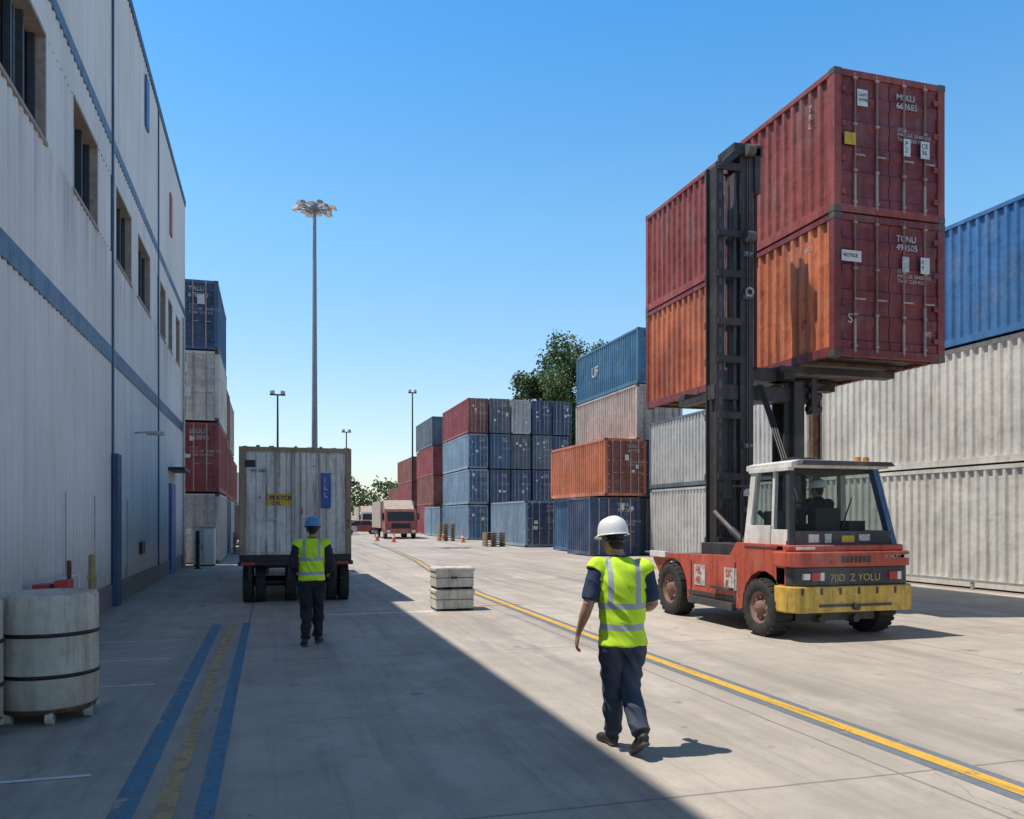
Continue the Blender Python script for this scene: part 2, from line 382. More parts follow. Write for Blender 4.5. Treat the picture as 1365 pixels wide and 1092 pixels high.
# low white hand rail beside the wall
mb=MB((-2.8,13.6,0))
for y in (12.9,13.7,14.5): mb.cyl((-2.92,y,0),(-2.92,y,.92),.018,WHITE,n=8)
for z in (.45,.9): mb.cyl((-2.92,12.9,z),(-2.92,14.5,z),.016,WHITE,n=8)
mb.out('hand_rail')
mb=MB((-2.8,12,0)); rb=paint((.50,.03,.03),.3)
mb.box(-2.98,-2.78,12.05,12.35,.2,.92,rb); mb.box(-2.73,-2.56,12.08,12.4,.3,.97,rb); mb.box(-2.78,-2.73,12.1,12.3,.4,.8,WHITE); mb.box(-2.96,-2.80,12.035,12.05,.55,.85,WHITE)
for x,y,z in ((-2.95,12.2,.2),(-2.8,12.2,.2),(-2.70,12.2,.3),(-2.6,12.2,.3)): mb.cyl((x,y,0),(x,y,z),.02,DARK)
mb.out('fire_hose_cabinet',bevel=.01)
def barrel(x,y):
    m=paint((.60,.53,.43),.45,.7,(.25,.18,.11),.42); e=MB((x,y,0)); r=.41
    e.lathe((x,y,0),[(.001,.13),(r-.02,.13),(r,.15),(r,.40),(r+.004,.41),(r+.004,.435),(r,.445),(r,.76),(r+.004,.77),(r+.004,.795),(r,.805),(r,1.10),(r-.015,1.125),(r-.05,1.13),(r-.06,1.11),(.001,1.11)],(0,0,1),m,48)
    for z in (.412,.772): e.lathe((x,y,0),[(r+.001,z-.012),(r+.009,z-.01),(r+.009,z+.022),(r+.001,z+.024)],(0,0,1),DARK,48)
    e.lathe((x,y,0),[(.001,.085),(r-.03,.085),(r-.01,.1),(r-.01,.13),(.3,.135)],(0,0,1),RUST,32)
    for k in range(4):
        a=math.radians(-15-60*k); cx=x+math.cos(a)*.36; cy=y+math.sin(a)*.36
        e.cyl((cx-.03,cy,.06),(cx+.03,cy,.06),.06,m); e.box(cx-.035,cx-.03,cy-.03,cy+.03,.05,.12,STEEL)
        e.box(cx+.03,cx+.035,cy-.03,cy+.03,.05,.12,STEEL)
    e.box(x-.42,x+.42,y-.03,y+.03,.088,.125,m)
    e.out('wheeled_barrel')
barrel(-1.93,8.35); barrel(-2.55,7.75)
mb=MB((-2.1,33,0)); mb.box(-2.75,-2.0,32.6,33.2,.05,1.42,WHITE); mb.box(-2.8,-1.95,32.55,33.25,1.42,1.47,STEEL); mb.box(-2.7,-2.38,32.585,32.6,.15,1.35,greyC); mb.box(-2.36,-2.05,32.585,32.6,.15,1.35,WHITE); mb.box(-2.75,-2.0,32.6,33.2,0,.05,DARK); mb.box(-2.45,-2.43,32.56,32.585,.6,.8,DARK)
mb.out('electrical_cabinet',bevel=.01)
cr=paint((.57,.53,.44),.5,.7,(.22,.17,.11),.5)
mb=MB((3.42,15.9,0))
for z in (.04,.46):
    mb.box(3.05,3.79,15.6,16.2,z,z+.37,cr)
    mb.box(3.03,3.81,15.58,16.22,z+.30,z+.355,cr)
    for zz in (z+.17,): mb.box(3.045,3.795,15.592,16.208,zz,zz+.012,DARK)
for x in (3.06,3.36,3.68): mb.box(x,x+.1,15.6,16.2,.0,.04,DARK); mb.box(x,x+.1,15.62,16.18,.41,.46,DARK)
mb.box(3.34,3.46,15.57,15.58,.62,.66,DARK)
mb.out('storage_crate',bevel=.008)
# ------------------------------------------------------------ held containers
LC=(9.706,12.58)
up=container(LC[0],LC[1],7.305,2.44,7.75,2.6,maroon,maroonD,2,True)
lo=container(LC[0],LC[1],4.7,2.44,7.75,2.6,orangeS,maroonD,2,True,frame=maroonD)
def plate(parent,x,z,w,h,mat,y=-.004,name='label_plate'):
    mb=MB(); mb.box(x,x+w,y-.003,y,z,z+h,mat); o=mb.out(name); o.parent=parent; return o
plate(up,.2,1.22,.24,.22,YEL,-.02); plate(up,.48,1.95,.22,.3,LABEL,-.012); plate(up,1.48,1.15,.15,.32,LABEL,-.03); plate(up,1.86,1.15,.2,.32,LABEL,-.03)
text(up,'CE\n36',(1.88,-.036,1.34),.12,INK); text(up,'P\n2',(1.51,-.036,1.34),.12,INK); text(up,'SAFE\nAPPR',(.5,-.018,2.12),.09,INK)
plate(lo,.14,1.72,.42,.2,LABEL,-.02); text(lo,'NOTICE',(.17,-.026,1.8),.085,INK,bold=.002)
plate(lo,1.86,1.62,.2,.3,LABEL,-.03); plate(lo,1.45,1.62,.15,.28,STEN,-.03); text(lo,'E\n4',(1.88,-.036,1.8),.1,INK)
text(lo,'S',(.28,-.01,.62),.24,STEN); text(lo,'40',(1.95,-.03,.45),.15,STEN)
text(up,'T\nR\nL',(-.0+.008,.75,2.1),.16,STEN,'side'); text(lo,'45G1',(.008,.9,2.1),.12,STEN,'side')
# ------------------------------------------------------------ right container wall
for (y0,l,c2,c1) in ((-2.0,12.3,whiteC,whiteC),(10.5,12.3,whiteC,whiteC),(23.0,12.2,greyC,greyC)):
    container(17,y0,0.02,2.44,l,3.08,c1,None,1,False); container(17,y0,3.12,2.44,l,3.08,c2,None,1,False,frame=slate if y0>20 else None)
for y0 in (-1.6,10.9): container(17,y0,6.22,2.44,12.3,3.2,blueR,None,1,False)
mb=MB((16.8,22.9,0)); mb.box(16.75,16.95,22.75,22.98,0,6.3,RUST); mb.box(16.7,17,22.7,23.03,0,.1,RUST); mb.out('timber_post')
mb=MB((16.6,0,0))
for i in range(14):
    y=2+i*2.4; mb.box(16.68,16.75,y,y+.07,0.0,.2,STEEL)
mb.box(16.66,16.77,2,35,.2,.26,STEEL); mb.out('guard_rail')
# stack A
for i,(c,f) in enumerate(((slate,None),(navy,None),(beige,beige),(tealC,tealC))):
    container(17,36.5,.02+2.76*i,2.44,8.3,2.72,c,f,1,False,txt=[('UF',6.0,1.2,.8)] if i==3 else None)
container(14.85,35.5,2.8,2.44-.35,7.7,2.7,orange,brownR,1,True)
container(14.2,35.6,.02,2.5,3.0,2.74,navy,navy,1,True); container(15.1,39,.02,1.85,4.2,2.74,blueM,blueM,1,False)
container(14.7,47.3,.02,2.4,8.0,2.8,blueL,navy,1,True); container(17.25,47.4,.02,2.4,8,2.8,blueM,navy,1,True)
# stack B
pal=[[blueL,navy,navy,slate,navy],[blueL,navy,navy,navy,blueM],[blueL,blueM,slate,slate,navy],[redC,slate,greyC,navy,navy]]
for r in range(4):
    for c in range(5):
        k=pal[r][c]; d={id(blueL):blueM,id(redC):brownR}.get(id(k),k)
        container(15.2+1.79*c,64.3+random.uniform(-.3,.3),.02+2.86*r,1.64,10.2,2.8,k,d,1,True)
container(15.1,75.2,.02,1.75,8,2.8,blueL,None,0,False)
for r,c in enumerate((redC,brownR,redC,slate)): container(16.2,84+.3*r,.02+3.1*r,1.8,10,3.05,c,None,0,False)
for r,c in enumerate((brownR,redC,brownR)): container(16.0,96,.02+3*r,2.4,12,2.95,c,None,0,False)
for r,c in enumerate((redC,brownR)): container(17.0,112,.02+3*r,2.4,12,2.95,c,None,0,False)
# left stack
for j,(yy,cs) in enumerate(((34.2,(greyC,redC,whiteC,blueM)),(40.7,(slate,brownR,brownR)),(47.3,(greyC,redC,beige)),(56,(navy,redC)))):
    for r,c in enumerate(cs):
        container(-4.4-(.1*j),yy,.02+2.77*r,2.44,6.1,2.72,c,navy if (c is blueM) else None,1,j==0)
container(-3.4,70,.02,2.44,12,2.7,brownR,None,0,False); container(-3.4,70,2.75,2.44,12,2.7,greyC,None,0,False)
# ------------------------------------------------------------ wheels
def wheel(mb,x,y,z,r,w,hub,sgn=-1,lug=True):
    ax=(sgn,0,0)
    mb.lathe((x,y,z),[(r*.55,-w/2),(r*.9,-w/2),(r,-w/2+.03),(r,w/2-.03),(r*.93,w/2),(r*.6,w/2+.005),(r*.56,w/2-.02)],ax,RUBBER,36)
    mb.lathe((x,y,z),[(r*.58,w/2-.015),(r*.5,w/2-.03),(r*.45,w/2-.07),(r*.25,w/2-.06),(r*.22,w/2),(0.001,w/2+.005)],ax,hub,28)
    mb.lathe((x,y,z),[(r*.56,-w/2),(.001,-w/2)],ax,RUBBER,28)
    if lug:
        n=26
        for i in range(n):
            a=2*math.pi*i/n; q=2*math.pi*.28/n
            pts=[]
            for xx in (x-w*.48,x+w*.48):
                for rr in (r-.01,r+.008):
                    for aa in (a-q,a+q): pts.append((xx,y+math.cos(aa)*rr,z+math.sin(aa)*rr))
            mb.hexa([pts[0],pts[1],pts[5],pts[4],pts[2],pts[3],pts[7],pts[6]],RUBBER)
    for i in range(8):
        a=2*math.pi*i/8; mb.cyl((x+sgn*(w/2-.065),y+math.cos(a)*r*.36,z+math.sin(a)*r*.36),(x+sgn*(w/2-.04),y+math.cos(a)*r*.36,z+math.sin(a)*r*.36),.018,STEEL,n=6)
# ------------------------------------------------------------ forklift
def forklift():
    O=(8.2,12.3,0); e=empty('container_forklift',O)
    red=paint((.44,.07,.035),.55,.45,(.12,.05,.03),.42); yel=paint((.56,.36,.05),.6,.5,(.17,.09,.05),.5); dk=paint((.035,.035,.04),.4,.5)
    bluep=paint((.03,.10,.25),.25,.4); wht=paint((.68,.67,.63),.36,.4,(.3,.22,.15),.25)
    mb=MB(O)
    def arc(cy,cz,r,a0,a1,n=8): return [(cy+r*math.cos(math.radians(a0+(a1-a0)*i/n)),cz+r*math.sin(math.radians(a0+(a1-a0)*i/n))) for i in range(n+1)]
    prof=[(10.42,.75),(10.42,1.3),(10.5,1.4),(11.75,1.4),(11.95,1.18),(14.7,1.12),(14.75,1.0),(14.6,.85)]
    prof+=arc(13.95,.47,.58,25,180)+[(13.37,.34),(11.62,.34)]+arc(11.0,.43,.56,-5,160)
    mb.prism(prof,'x',7.2,7.32,red); mb.prism(prof,'x',9.1,9.22,red)
    mb.box(7.32,9.1,11.6,13.3,.4,1.1,dk); mb.box(7.5,8.95,10.6,14.6,.95,1.1,dk); mb.box(7.32,9.1,10.5,11.8,1.25,1.38,red)
    mb.box(7.6,8.8,10.6,14.4,.45,.95,dk)
    mb.box(7.12,7.22,11.75,13.2,.30,.42,dk)
    mb.box(7.1,7.25,11.8,12.4,.62,.66,dk); mb.box(7.185,7.199,11.75,13.3,.44,.52,dk)
    mb.box(7.13,7.2,14.1,14.75,1.05,1.16,wht)
    mb.box(7.6,8.8,14.6,14.72,.5,1.1,dk)
    mb.box(7.188,7.199,11.75,11.78,.54,1.08,dk); mb.box(7.188,7.199,13.2,13.23,.54,1.05,dk); mb.box(7.185,7.199,10.6,11.5,1.34,1.36,dk)
    mb.out('chassis',e,.015)
    def plan(x0,x1,y0,y1,r):
        p=[]
        for cx,cy,a in ((x0+r,y0+r,180),(x1-r,y0+r,270)):
            for i in range(6):
                w=math.radians(a+90*i/5); p.append((cx+r*math.cos(w),cy+r*math.sin(w)))
        return p+[(x1,y1),(x0,y1)]
    mb=MB(O)
    mb.prism(plan(7.14,9.32,10.18,10.62,.2),'z',.42,.80,yel)
    mb.prism(plan(7.2,9.28,10.24,10.66,.2),'z',.80,1.08,dk)
    mb.prism(plan(7.14,9.32,10.2,10.66,.22),'z',1.08,1.30,red)
    mb.prism(plan(7.2,9.26,10.28,10.66,.2),'z',1.30,1.395,red)
    mb.out('counterweight',e,.02)
    mb=MB(O)
    for x in (7.5,8.85):
        mb.box(x,x+.14,10.215,10.245,.88,1.0,paint((.4,.03,.02),.1,.3)); mb.box(x+.15,x+.22,10.22,10.245,.88,1.0,WHITE)
    mb.box(7.36,7.46,10.19,10.25,.9,.99,wht)
    for i in range(7): mb.box(8.0+.075*i,8.05+.075*i,10.19,10.205,1.14,1.24,dk)
    mb.box(7.28,7.6,10.27,10.285,1.33,1.37,wht); mb.box(8.9,9.2,10.2,10.215,1.2,1.25,wht)
    mb.box(7.6,8.85,10.165,10.18,.5,.54,dk); mb.cyl((8.2,10.1,.5),(8.2,10.2,.5),.05,dk)
    for i in range(6): mb.box(7.3+.32*i,7.34+.32*i,10.172,10.18,.68,.78,dk)
    for x,y in ((7.9,10.5),(8.5,10.5)): mb.cyl((x,y,.28),(x+.0,y+.3,.28),.06,dk)
    mb.box(7.5,8.9,10.6,10.9,.25,.42,dk)
    mb.out('tail_lights',e,.004)
    text(e,'70D  Z YOLU',(7.82-O[0],10.232-O[1],.87),.15,plain('tx',(.42,.33,.14),.6,0,.4,25),name='model_text',bold=.001)
    text(e,'SUPALIFT',(8.75-O[0],10.195-O[1],1.2),.07,STEN)
    for i,(y,s_) in enumerate(((13.1,'HL\n48'),(12.1,'SK\nR'))):
        mb=MB(O); mb.box(7.19,7.198,y-.38,y,.62,.98,STEN); mb.out('side_sign',e)
        text(e,s_,(7.186-O[0],y-.05-O[1],.83),.17,red,'side',bold=.004)
    mb=MB(O); hub=paint((.16,.07,.05),.5,.6)
    wheel(mb,7.28,11.0,.435,.435,.32,hub); wheel(mb,9.12,11.0,.435,.435,.32,hub,1)
    wheel(mb,7.3,13.95,.48,.48,.34,hub); wheel(mb,9.1,13.95,.48,.48,.34,hub,1); mb.cyl((7.3,11,.44),(9.1,11,.44),.09,dk); mb.cyl((7.3,13.95,.48),(9.1,13.95,.48),.12,dk)
    mb.out('wheels',e)
    mb=MB(O); z0,z1=1.38,2.56
    def post(a,b,t,mat,t2=None):
        t2=t2 or t; (x,y,z),(x2,y2,z2)=a,b
        mb.hexa([(x-t,y-t2,z),(x+t,y-t2,z),(x+t,y+t2,z),(x-t,y+t2,z),(x2-t,y2-t2,z2),(x2+t,y2-t2,z2),(x2+t,y2+t2,z2),(x2-t,y2+t2,z2)],mat)
    post((7.34,10.5,z0),(7.42,10.62,z1),.045,dk); post((7.34,11.6,z0),(7.42,11.5,z1),.05,wht,.07)
    post((9.14,10.5,z0),(8.92,10.66,z1),.05,bluep,.06); post((9.1,11.6,z0),(9.0,11.5,z1),.05,wht)
    post((7.36,10.95,z0),(7.42,10.98,z1),.03,wht)
    mb.box(7.3,7.4,10.96,11.6,z0,1.68,wht); mb.box(7.3,7.4,10.52,10.94,z0,1.62,wht)
    mb.box(7.4,9.1,10.46,10.52,z0,1.60,dk); mb.box(9.06,9.14,10.55,11.6,z0,1.6,wht)
    mb.box(7.4,9.05,11.58,11.64,z0,1.6,dk)
    mb.prism([(7.36,z1-.02),(9.05,z1-.02),(9.1,z1+.03),(8.98,z1+.09),(7.5,z1+.1),(7.36,z1+.06)],'y',10.5,11.7,wht)
    mb.prism([(7.45,z1+.02),(9.12,z1+.02),(9.05,z1+.08),(7.5,z1+.085)],'y',10.4,10.52,dk)
    mb.box(7.5,8.9,10.7,11.5,z1-.08,z1-.02,dk)
    mb.box(7.34,7.44,10.55,11.6,z1-.06,z1-.0,wht)
    for x in (8.6,8.75): mb.cyl((x,10.6,z1+.09),(x,10.6,z1+.16),.045,paint((.5,.2,.03),.1))
    mb.box(7.7,8.3,10.9,11.3,z1+.095,z1+.13,STEEL)
    mb.box(7.62,7.8,10.453,10.459,1.43,1.55,LABEL); mb.box(7.9,8.02,10.453,10.459,1.42,1.56,STEN); mb.box(8.2,8.42,10.453,10.459,1.43,1.53,YEL); mb.box(8.5,8.7,10.453,10.459,1.45,1.55,STEN)
    mb.box(8.0,8.44,10.80,10.86,1.45,1.95,BLACKP); mb.box(8.0,8.44,10.86,11.25,1.45,1.50,BLACKP); mb.box(7.55,7.85,11.1,11.5,1.4,1.9,BLACKP); mb.box(8.6,8.9,10.8,11.3,1.4,1.75,BLACKP)
    mb.lathe((8.22,11.42,1.95),[(.17,-.012),(.185,0),(.17,.012),(.155,0),(.17,-.012)],(0,-.6,1),BLACKP,20); mb.cyl((8.22,11.42,1.95),(8.22,11.55,1.5),.03,BLACKP)
    mb.out('cab',e,.01)
    mb=MB(O)
    mb.add([(7.4,10.49,1.6),(9.08,10.49,1.6),(8.9,10.62,z1-.02),(7.46,10.6,z1-.02)],[(0,1,2,3)],GLASS)
    mb.add([(7.345,10.55,1.62),(7.345,11.55,1.62),(7.41,11.45,z1-.05),(7.41,10.65,z1-.05)],[(0,1,2,3)],GLASS)
    mb.add([(9.1,10.55,1.6),(9.1,11.55,1.6),(9.0,11.45,z1-.05),(8.94,10.65,z1-.05)],[(0,1,2,3)],GLASS)
    mb.add([(7.4,11.6,1.6),(9.08,11.6,1.6),(9.0,11.5,z1-.05),(7.46,11.5,z1-.05)],[(0,1,2,3)],GLASS)
    mb.out('cab_windows',e,recalc=False)
    mb=MB(O); mb.cyl((8.2,10.47,1.62),(8.45,10.55,2.1),.01,BLACKP); mb.cyl((7.4,11.6,2.3),(7.1,11.75,2.3),.012,BLACKP); mb.box(7.0,7.12,11.74,11.77,2.1,2.42,BLACKP)
    mb.cyl((7.3,11.75,1.4),(7.3,11.75,2.2),.015,BLACKP,n=8); mb.cyl((7.3,11.75,2.2),(7.3,11.6,2.3),.015,BLACKP,n=8)
    mb.out('mirrors_and_wiper',e)
    mb=MB(O); ms=paint((.034,.030,.030),.5,.5,(.10,.055,.035)); ms2=paint((.09,.085,.08),.5,.5)
    def ibeam(x0,x1,y0,y1,z0_,z1_,m):
        t=.035; mb.box(x0,x1,y0,y0+t,z0_,z1_,m); mb.box(x0,x1,y1-t,y1,z0_,z1_,m); c=(x0+x1)/2; mb.box(c-t/2,c+t/2,y0+t,y1-t,z0_,z1_,m)
    ibeam(7.98,8.14,13.7,14.1,.55,8.45,ms); ibeam(8.46,8.74,13.65,14.12,.55,8.72,ms)
    ibeam(8.38,8.44,13.75,14.0,1.0,8.3,ms2)
    z=.7
    while z<8.4:
        mb.box(8.03,8.09,13.69,13.7,z,z+.16,ms2); z+=.32
    for z in (1.3,2.5,3.65,4.7,5.4,6.3,7.05,8.3): mb.box(7.99,8.72,13.64,13.69,z,z+.13,ms); mb.box(7.99,8.72,14.11,14.16,z,z+.13,ms)
    mb.box(8.3,8.9,13.6,14.2,8.6,8.8,ms)
    mb.prism([(7.98,8.35),(8.14,8.35),(8.5,8.65),(8.42,8.78)],'y',13.62,13.7,ms)
    mb.cyl((8.3,13.95,1.1),(8.3,13.95,4.6),.045,ms2); mb.cyl((8.3,13.95,4.6),(8.3,13.95,8.3),.025,STEEL)
    for x in (8.58,8.63): mb.box(x,x+.02,13.62,13.64,1.2,8.5,ms2)
    for z in (7.05,8.66): mb.cyl((8.52,13.55,z),(8.68,13.55,z),.11,ms2)
    mb.box(8.74,8.86,13.6,14.1,7.9,8.75,ms)
    for z in (1.9,3.1,5.9,6.7): 
        mb.box(8.5,8.7,13.61,13.65,z,z+.1,ms2); mb.cyl((8.56,13.61,z+.05),(8.56,13.585,z+.05),.02,STEEL,n=6); mb.cyl((8.66,13.61,z+.05),(8.66,13.585,z+.05),.02,STEEL,n=6)
    mb.box(8.5,8.7,13.60,13.62,2.2,2.34,LABEL)
    mb.cyl((8.8,13.7,4.6),(8.8,13.7,8.2),.02,BLACKP,n=8); mb.cyl((8.86,13.75,4.6),(8.86,13.75,8.0),.018,BLACKP,n=8)
    ibeam(9.5,9.93,13.75,14.2,.8,4.40,ms); mb.box(9.6,9.8,13.6,13.74,1.0,4.4,ms)
    mb.box(7.95,10.15,13.72,13.98,4.02,4.3,ms); mb.box(8.6,10.1,13.76,14.1,.85,1.15,ms); mb.box(8.74,9.5,13.8,14.0,2.6,2.75,ms)
    for z in (3.9,4.15,4.38): mb.cyl((9.95,13.7,z),(10.25,13.7,z),.07,ms); 
    mb.box(10.0,10.12,13.62,13.8,3.8,4.5,ms)
    for y in (13.6,15.4,17.4): mb.box(9.3,11.9,y,y+.28,4.56,4.69,ms)
    mb.box(8.74,9.7,13.75,14.05,4.42,4.66,ms); mb.box(9.3,9.55,13.5,17.68,4.42,4.55,ms)
    mb.lathe((8.62,13.6,6.03),[(.08,0),(.10,.01),(.08,.04),(.05,.02)],(0,-1,0),STEEL,18); 
    for k in range(3):
        pts=[(8.8+.04*k,13.6,4.3),(9.0+.05*k,13.45,3.5),(8.9+.05*k,13.0,2.9),(8.7+.06*k,12.4,2.1),(8.6+.06*k,12.1,1.4)]
        for a,b in zip(pts,pts[1:]): mb.cyl(a,b,.022,BLACKP,n=8)
    for x in (7.95,8.9): mb.cyl((x,12.6,1.3),(x,13.7,1.9),.045,ms2); mb.cyl((x,12.6,1.3),(x,13.1,1.57),.07,ms)
    mb.box(7.5,8.9,12.0,13.4,1.1,1.35,dk); mb.cyl((8.7,12.1,1.35),(8.7,12.1,2.75),.06,dk); mb.cyl((7.9,12.0,2.55),(8.9,12.0,2.8),.03,dk); mb.box(8.3,8.8,11.8,12.1,2.66,2.8,dk)
    mb.out('mast',e,.006)
forklift()
# ------------------------------------------------------------ trailer truck
def trailer():
    O=(.5,18,0); e=empty('box_trailer',O); x0,x1=-.6,1.65
    m=paint((.60,.585,.55),.65,.55,(.26,.15,.09),.4); mb=MB(O); y=18; top=3.28; bt=1.02; cap=paint((.28,.20,.14),.9,.7)
    mb.box(x0,x1,y+.05,y+9,bt,top-.06,m)
    mb.box(x0-.02,x1+.02,y,y+9.05,top-.09,top,cap)
    for i in range(9):
        xx=x0+.05+i*.26; hh=random.uniform(.01,.05); mb.box(xx,xx+random.uniform(.05,.15),y+.1,y+.3,top,top+hh,cap)
    mb.box(x0-.02,x0+.09,y,y+.1,bt,top-.09,cap); mb.box(x1-.09,x1+.02,y,y+.1,bt,top-.09,cap); mb.box(x0-.02,x1+.02,y,y+.12,bt-.14,bt,DARK)
    for i in range(10):
        x=x0+.1+i*(x1-x0-.2)/10; w=(x1-x0-.2)/10; 
        mb.box(x+.012,x+w-.012,y+.025,y+.05,bt+.05,top-.13,m)
    for z in (1.5,2.2,2.75): mb.box(x0+.1,x1-.1,y+.018,y+.024,z,z+.035,m)
    for x in (.1,.62,1.0,.44): mb.cyl((x,y+.005,bt+.03),(x,y+.005,top-.12),.018,RODW,n=8)
    mb.box(.5,.56,y-.004,y+.02,bt+.03,top-.12,m)
    for x in (-.15,.62): mb.box(x,x+.25,y-.02,y,1.75,1.79,STEEL)
    mb.box(x0-.03,x0+.02,y+.02,y+.06,bt,top,DARK); mb.box(x0+.05,x1-.05,y+.4,y+8.6,.72,.88,DARK)
    mb.box(x0-.05,x1+.05,y-.06,y+.06,.80,.88,DARK)
    for x in (-.45,.35,1.3): mb.box(x,x+.07,y-.02,y+.06,.5,.8,DARK)
    for x in (x0+.02,x1-.3): mb.box(x,x+.26,y-.075,y-.06,.81,.87,paint((.35,.03,.02),.1))
    mb.box(-.05,.45,y+.01,y+.017,2.05,2.3,YEL); mb.box(1.03,1.24,y+.008,y+.016,2.0,2.75,paint((.03,.10,.35),.2))
    mb.box(-.5,-.3,y+.01,y+.017,2.85,3.0,DARK)
    mb.out('trailer_body',e,.006)
    text(e,'PEKTOR',(-.02-O[0],-.0,2.17),.13,INK,bold=.003); text(e,'ORL',(.02-O[0],0,2.07),.1,redC,bold=.003); text(e,'I\nL\nL',(1.09-O[0],.0,2.55),.16,STEN,bold=.003); text(e,'MX 4021',(-.4-O[0],0,2.75),.09,INK)
    mb=MB(O)
    for yy in (18.55,19.7):
        for x in (-.46,-.2,1.28,1.54): wheel(mb,x,yy,.4,.4,.2,RUST,-1 if x<.5 else 1,True)
        mb.cyl((-.4,yy,.4),(1.5,yy,.4),.07,DARK)
    wheel(mb,.42,18.6,.4,.4,.22,RUST)
    for x in (-.1,1.15): mb.box(x,x+.07,18.2,20.2,.6,.72,DARK)
    mb.out('wheels',e)
    mb=MB(O); mb.box(-.5,1.55,27.2,29.2,.7,3.0,WHITE); mb.box(-.4,1.45,29.2,29.9,.7,1.7,WHITE); 
    for x in (-.35,1.4): wheel(mb,x,29,.48,.48,.28,RUST,-1 if x<.5 else 1,False)
    mb.out('tractor_cab',e,.04)
trailer()
def far_truck(x,y,cc=(.34,.09,.06)):
    e=empty('cargo_truck',(x,y,0)); O=(x,y,0)
    rd=paint(cc,.5,.5); tan=paint((.40,.33,.26),.4,.6); mb=MB(O); w=1.42
    mb.prism([(y,.55),(y,1.5),(y+.25,2.45),(y+1.9,2.5),(y+1.9,.55)],'x',x-w+.1,x+w-.1,rd)
    mb.prism([(y+2.0,.9),(y+2.0,3.2),(y+8,3.2),(y+8,.9)],'x',x-w-.05,x+w+.05,tan)
    mb.prism([(y+.6,2.5),(y+1.9,3.3),(y+1.95,2.5)],'x',x-w+.2,x+w-.2,tan)
    mb.hexa([(x-w+.25,y-.02,1.52),(x+w-.25,y-.02,1.52),(x+w-.3,y+.2,2.3),(x-w+.3,y+.2,2.3),(x-w+.25,y+.03,1.5),(x+w-.25,y+.03,1.5),(x+w-.3,y+.25,2.28),(x-w+.3,y+.25,2.28)],BLACKP)
    mb.box(x-w+.05,x+w-.05,y-.12,y+.1,.45,.8,rd); mb.box(x-.8,x+.8,y-.03,y+.02,.9,1.3,DARK)
    for s in (-1,1):
        mb.box(x+s*1.05-.14,x+s*1.05+.14,y-.14,y-.1,.55,.72,WHITE); mb.box(x+s*1.5-.08,x+s*1.5+.08,y+.1,y+.15,1.6,2.2,BLACKP); mb.box(x+s*1.38-.02,x+s*1.38+.02,y+.5,y+1.3,1.5,2.2,BLACKP)
    mb.out('truck_body',e,.04)
    mb=MB(O)
    for yy in (y+.9,y+5.5,y+6.7):
        for s in (-1,1): wheel(mb,x+s*1.2,yy,.46,.46,.28,STEEL,s,False)
    mb.out('wheels',e)
far_truck(10.5,69); far_truck(12.4,106,(.5,.49,.46))
def car(x,y,mat,rot=0):
    mb=MB((x,y,0)); L=2.1
    mb.prism([(x-L,.3),(x-L,.75),(x-1.9,.9),(x-1.1,.95),(x+1.5,.95),(x+2.05,.85),(x+L,.3)],'y',y-.85,y+.85,mat)
    mb.prism([(x-1.2,.94),(x-.6,1.42),(x+1.0,1.45),(x+1.75,.94)],'y',y-.74,y+.74,BLACKP)
    mb.prism([(x-.62,1.40),(x-.5,1.47),(x+.95,1.49),(x+1.05,1.43)],'y',y-.72,y+.72,mat)
    mb.box(x+.1,x+.18,y-.755,y+.755,.94,1.45,mat)
    for xx in (x-1.3,x+1.35):
        for yy in (y-.8,y+.8):
            mb.cyl((xx,yy-.1,.31),(xx,yy+.1,.31),.31,RUBBER,n=18); mb.cyl((xx,yy-.11,.31),(xx,yy+.11,.31),.17,STEEL,n=10)
    o=mb.out('parked_car',bevel=.04); o.rotation_euler[2]=rot
silver=plain('car_silver',(.5,.5,.5),.3,.3); 
for i,(x,y,m) in enumerate(((7.5,97,WHITE),(6.4,86,silver),(9.8,112,WHITE),(5.6,116,redC),(16.5,118,WHITE),(19,125,silver),(8.5,130,blueM),(14,135,silver),(9.2,90,redC))): car(x,y,m)
def cone(x,y):
    mb=MB((x,y,0)); o_=paint((.65,.14,.03),.3); mb.box(x-.2,x+.2,y-.2,y+.2,0,.04,o_); mb.cyl((x,y,.04),(x,y,.75),.15,o_,.03); mb.cyl((x,y,.33),(x,y,.5),.112,WHITE,.078,caps=False); mb.out('traffic_cone')
for x,y in ((8.6,60),(7.9,64),(13.3,58),(13.6,66.5)): cone(x,y)
def pallet(x,y,n):
    mb=MB((x,y,0)); wd=plain('pallet_wood',(.28,.19,.11),.85,0,.3,6)
    for k in range(n):
        z=k*.15
        for i in range(3): mb.box(x-.6+i*.55,x-.5+i*.55,y-.5,y+.5,z,z+.1,wd)
        for i in range(6): mb.box(x-.6,x+.6,y-.5+i*.175,y-.38+i*.175,z+.102,z+.125,wd)
    mb.out('pallet_stack')
pallet(13.3,49.5,6); pallet(13.0,62.5,9); pallet(-1.2,44,7)
mb=MB((0,140,0))
for i in range(40): mb.box(-6+i*1.2,-5.92+i*1.2,140,140.06,0,2.2,STEEL)
mb.box(-6,42,140.06,140.1,2.1,2.16,STEEL); mb.box(-6,42,140.06,140.1,.3,.36,STEEL); mb.out('boundary_fence')
mb=MB((11,150,0)); sh=paint((.40,.35,.30),.3); mb.box(-8,3.5,150,158,0,4,sh); mb.prism([(-8.4,4),(3.9,4),(-2.2,5.6)],'y',149.6,158.4,brownR)
for i in range(4): mb.box(-7+i*2.6,-5.6+i*2.6,149.95,150,1,2.4,BLACKP)
mb.out('gatehouse_building')
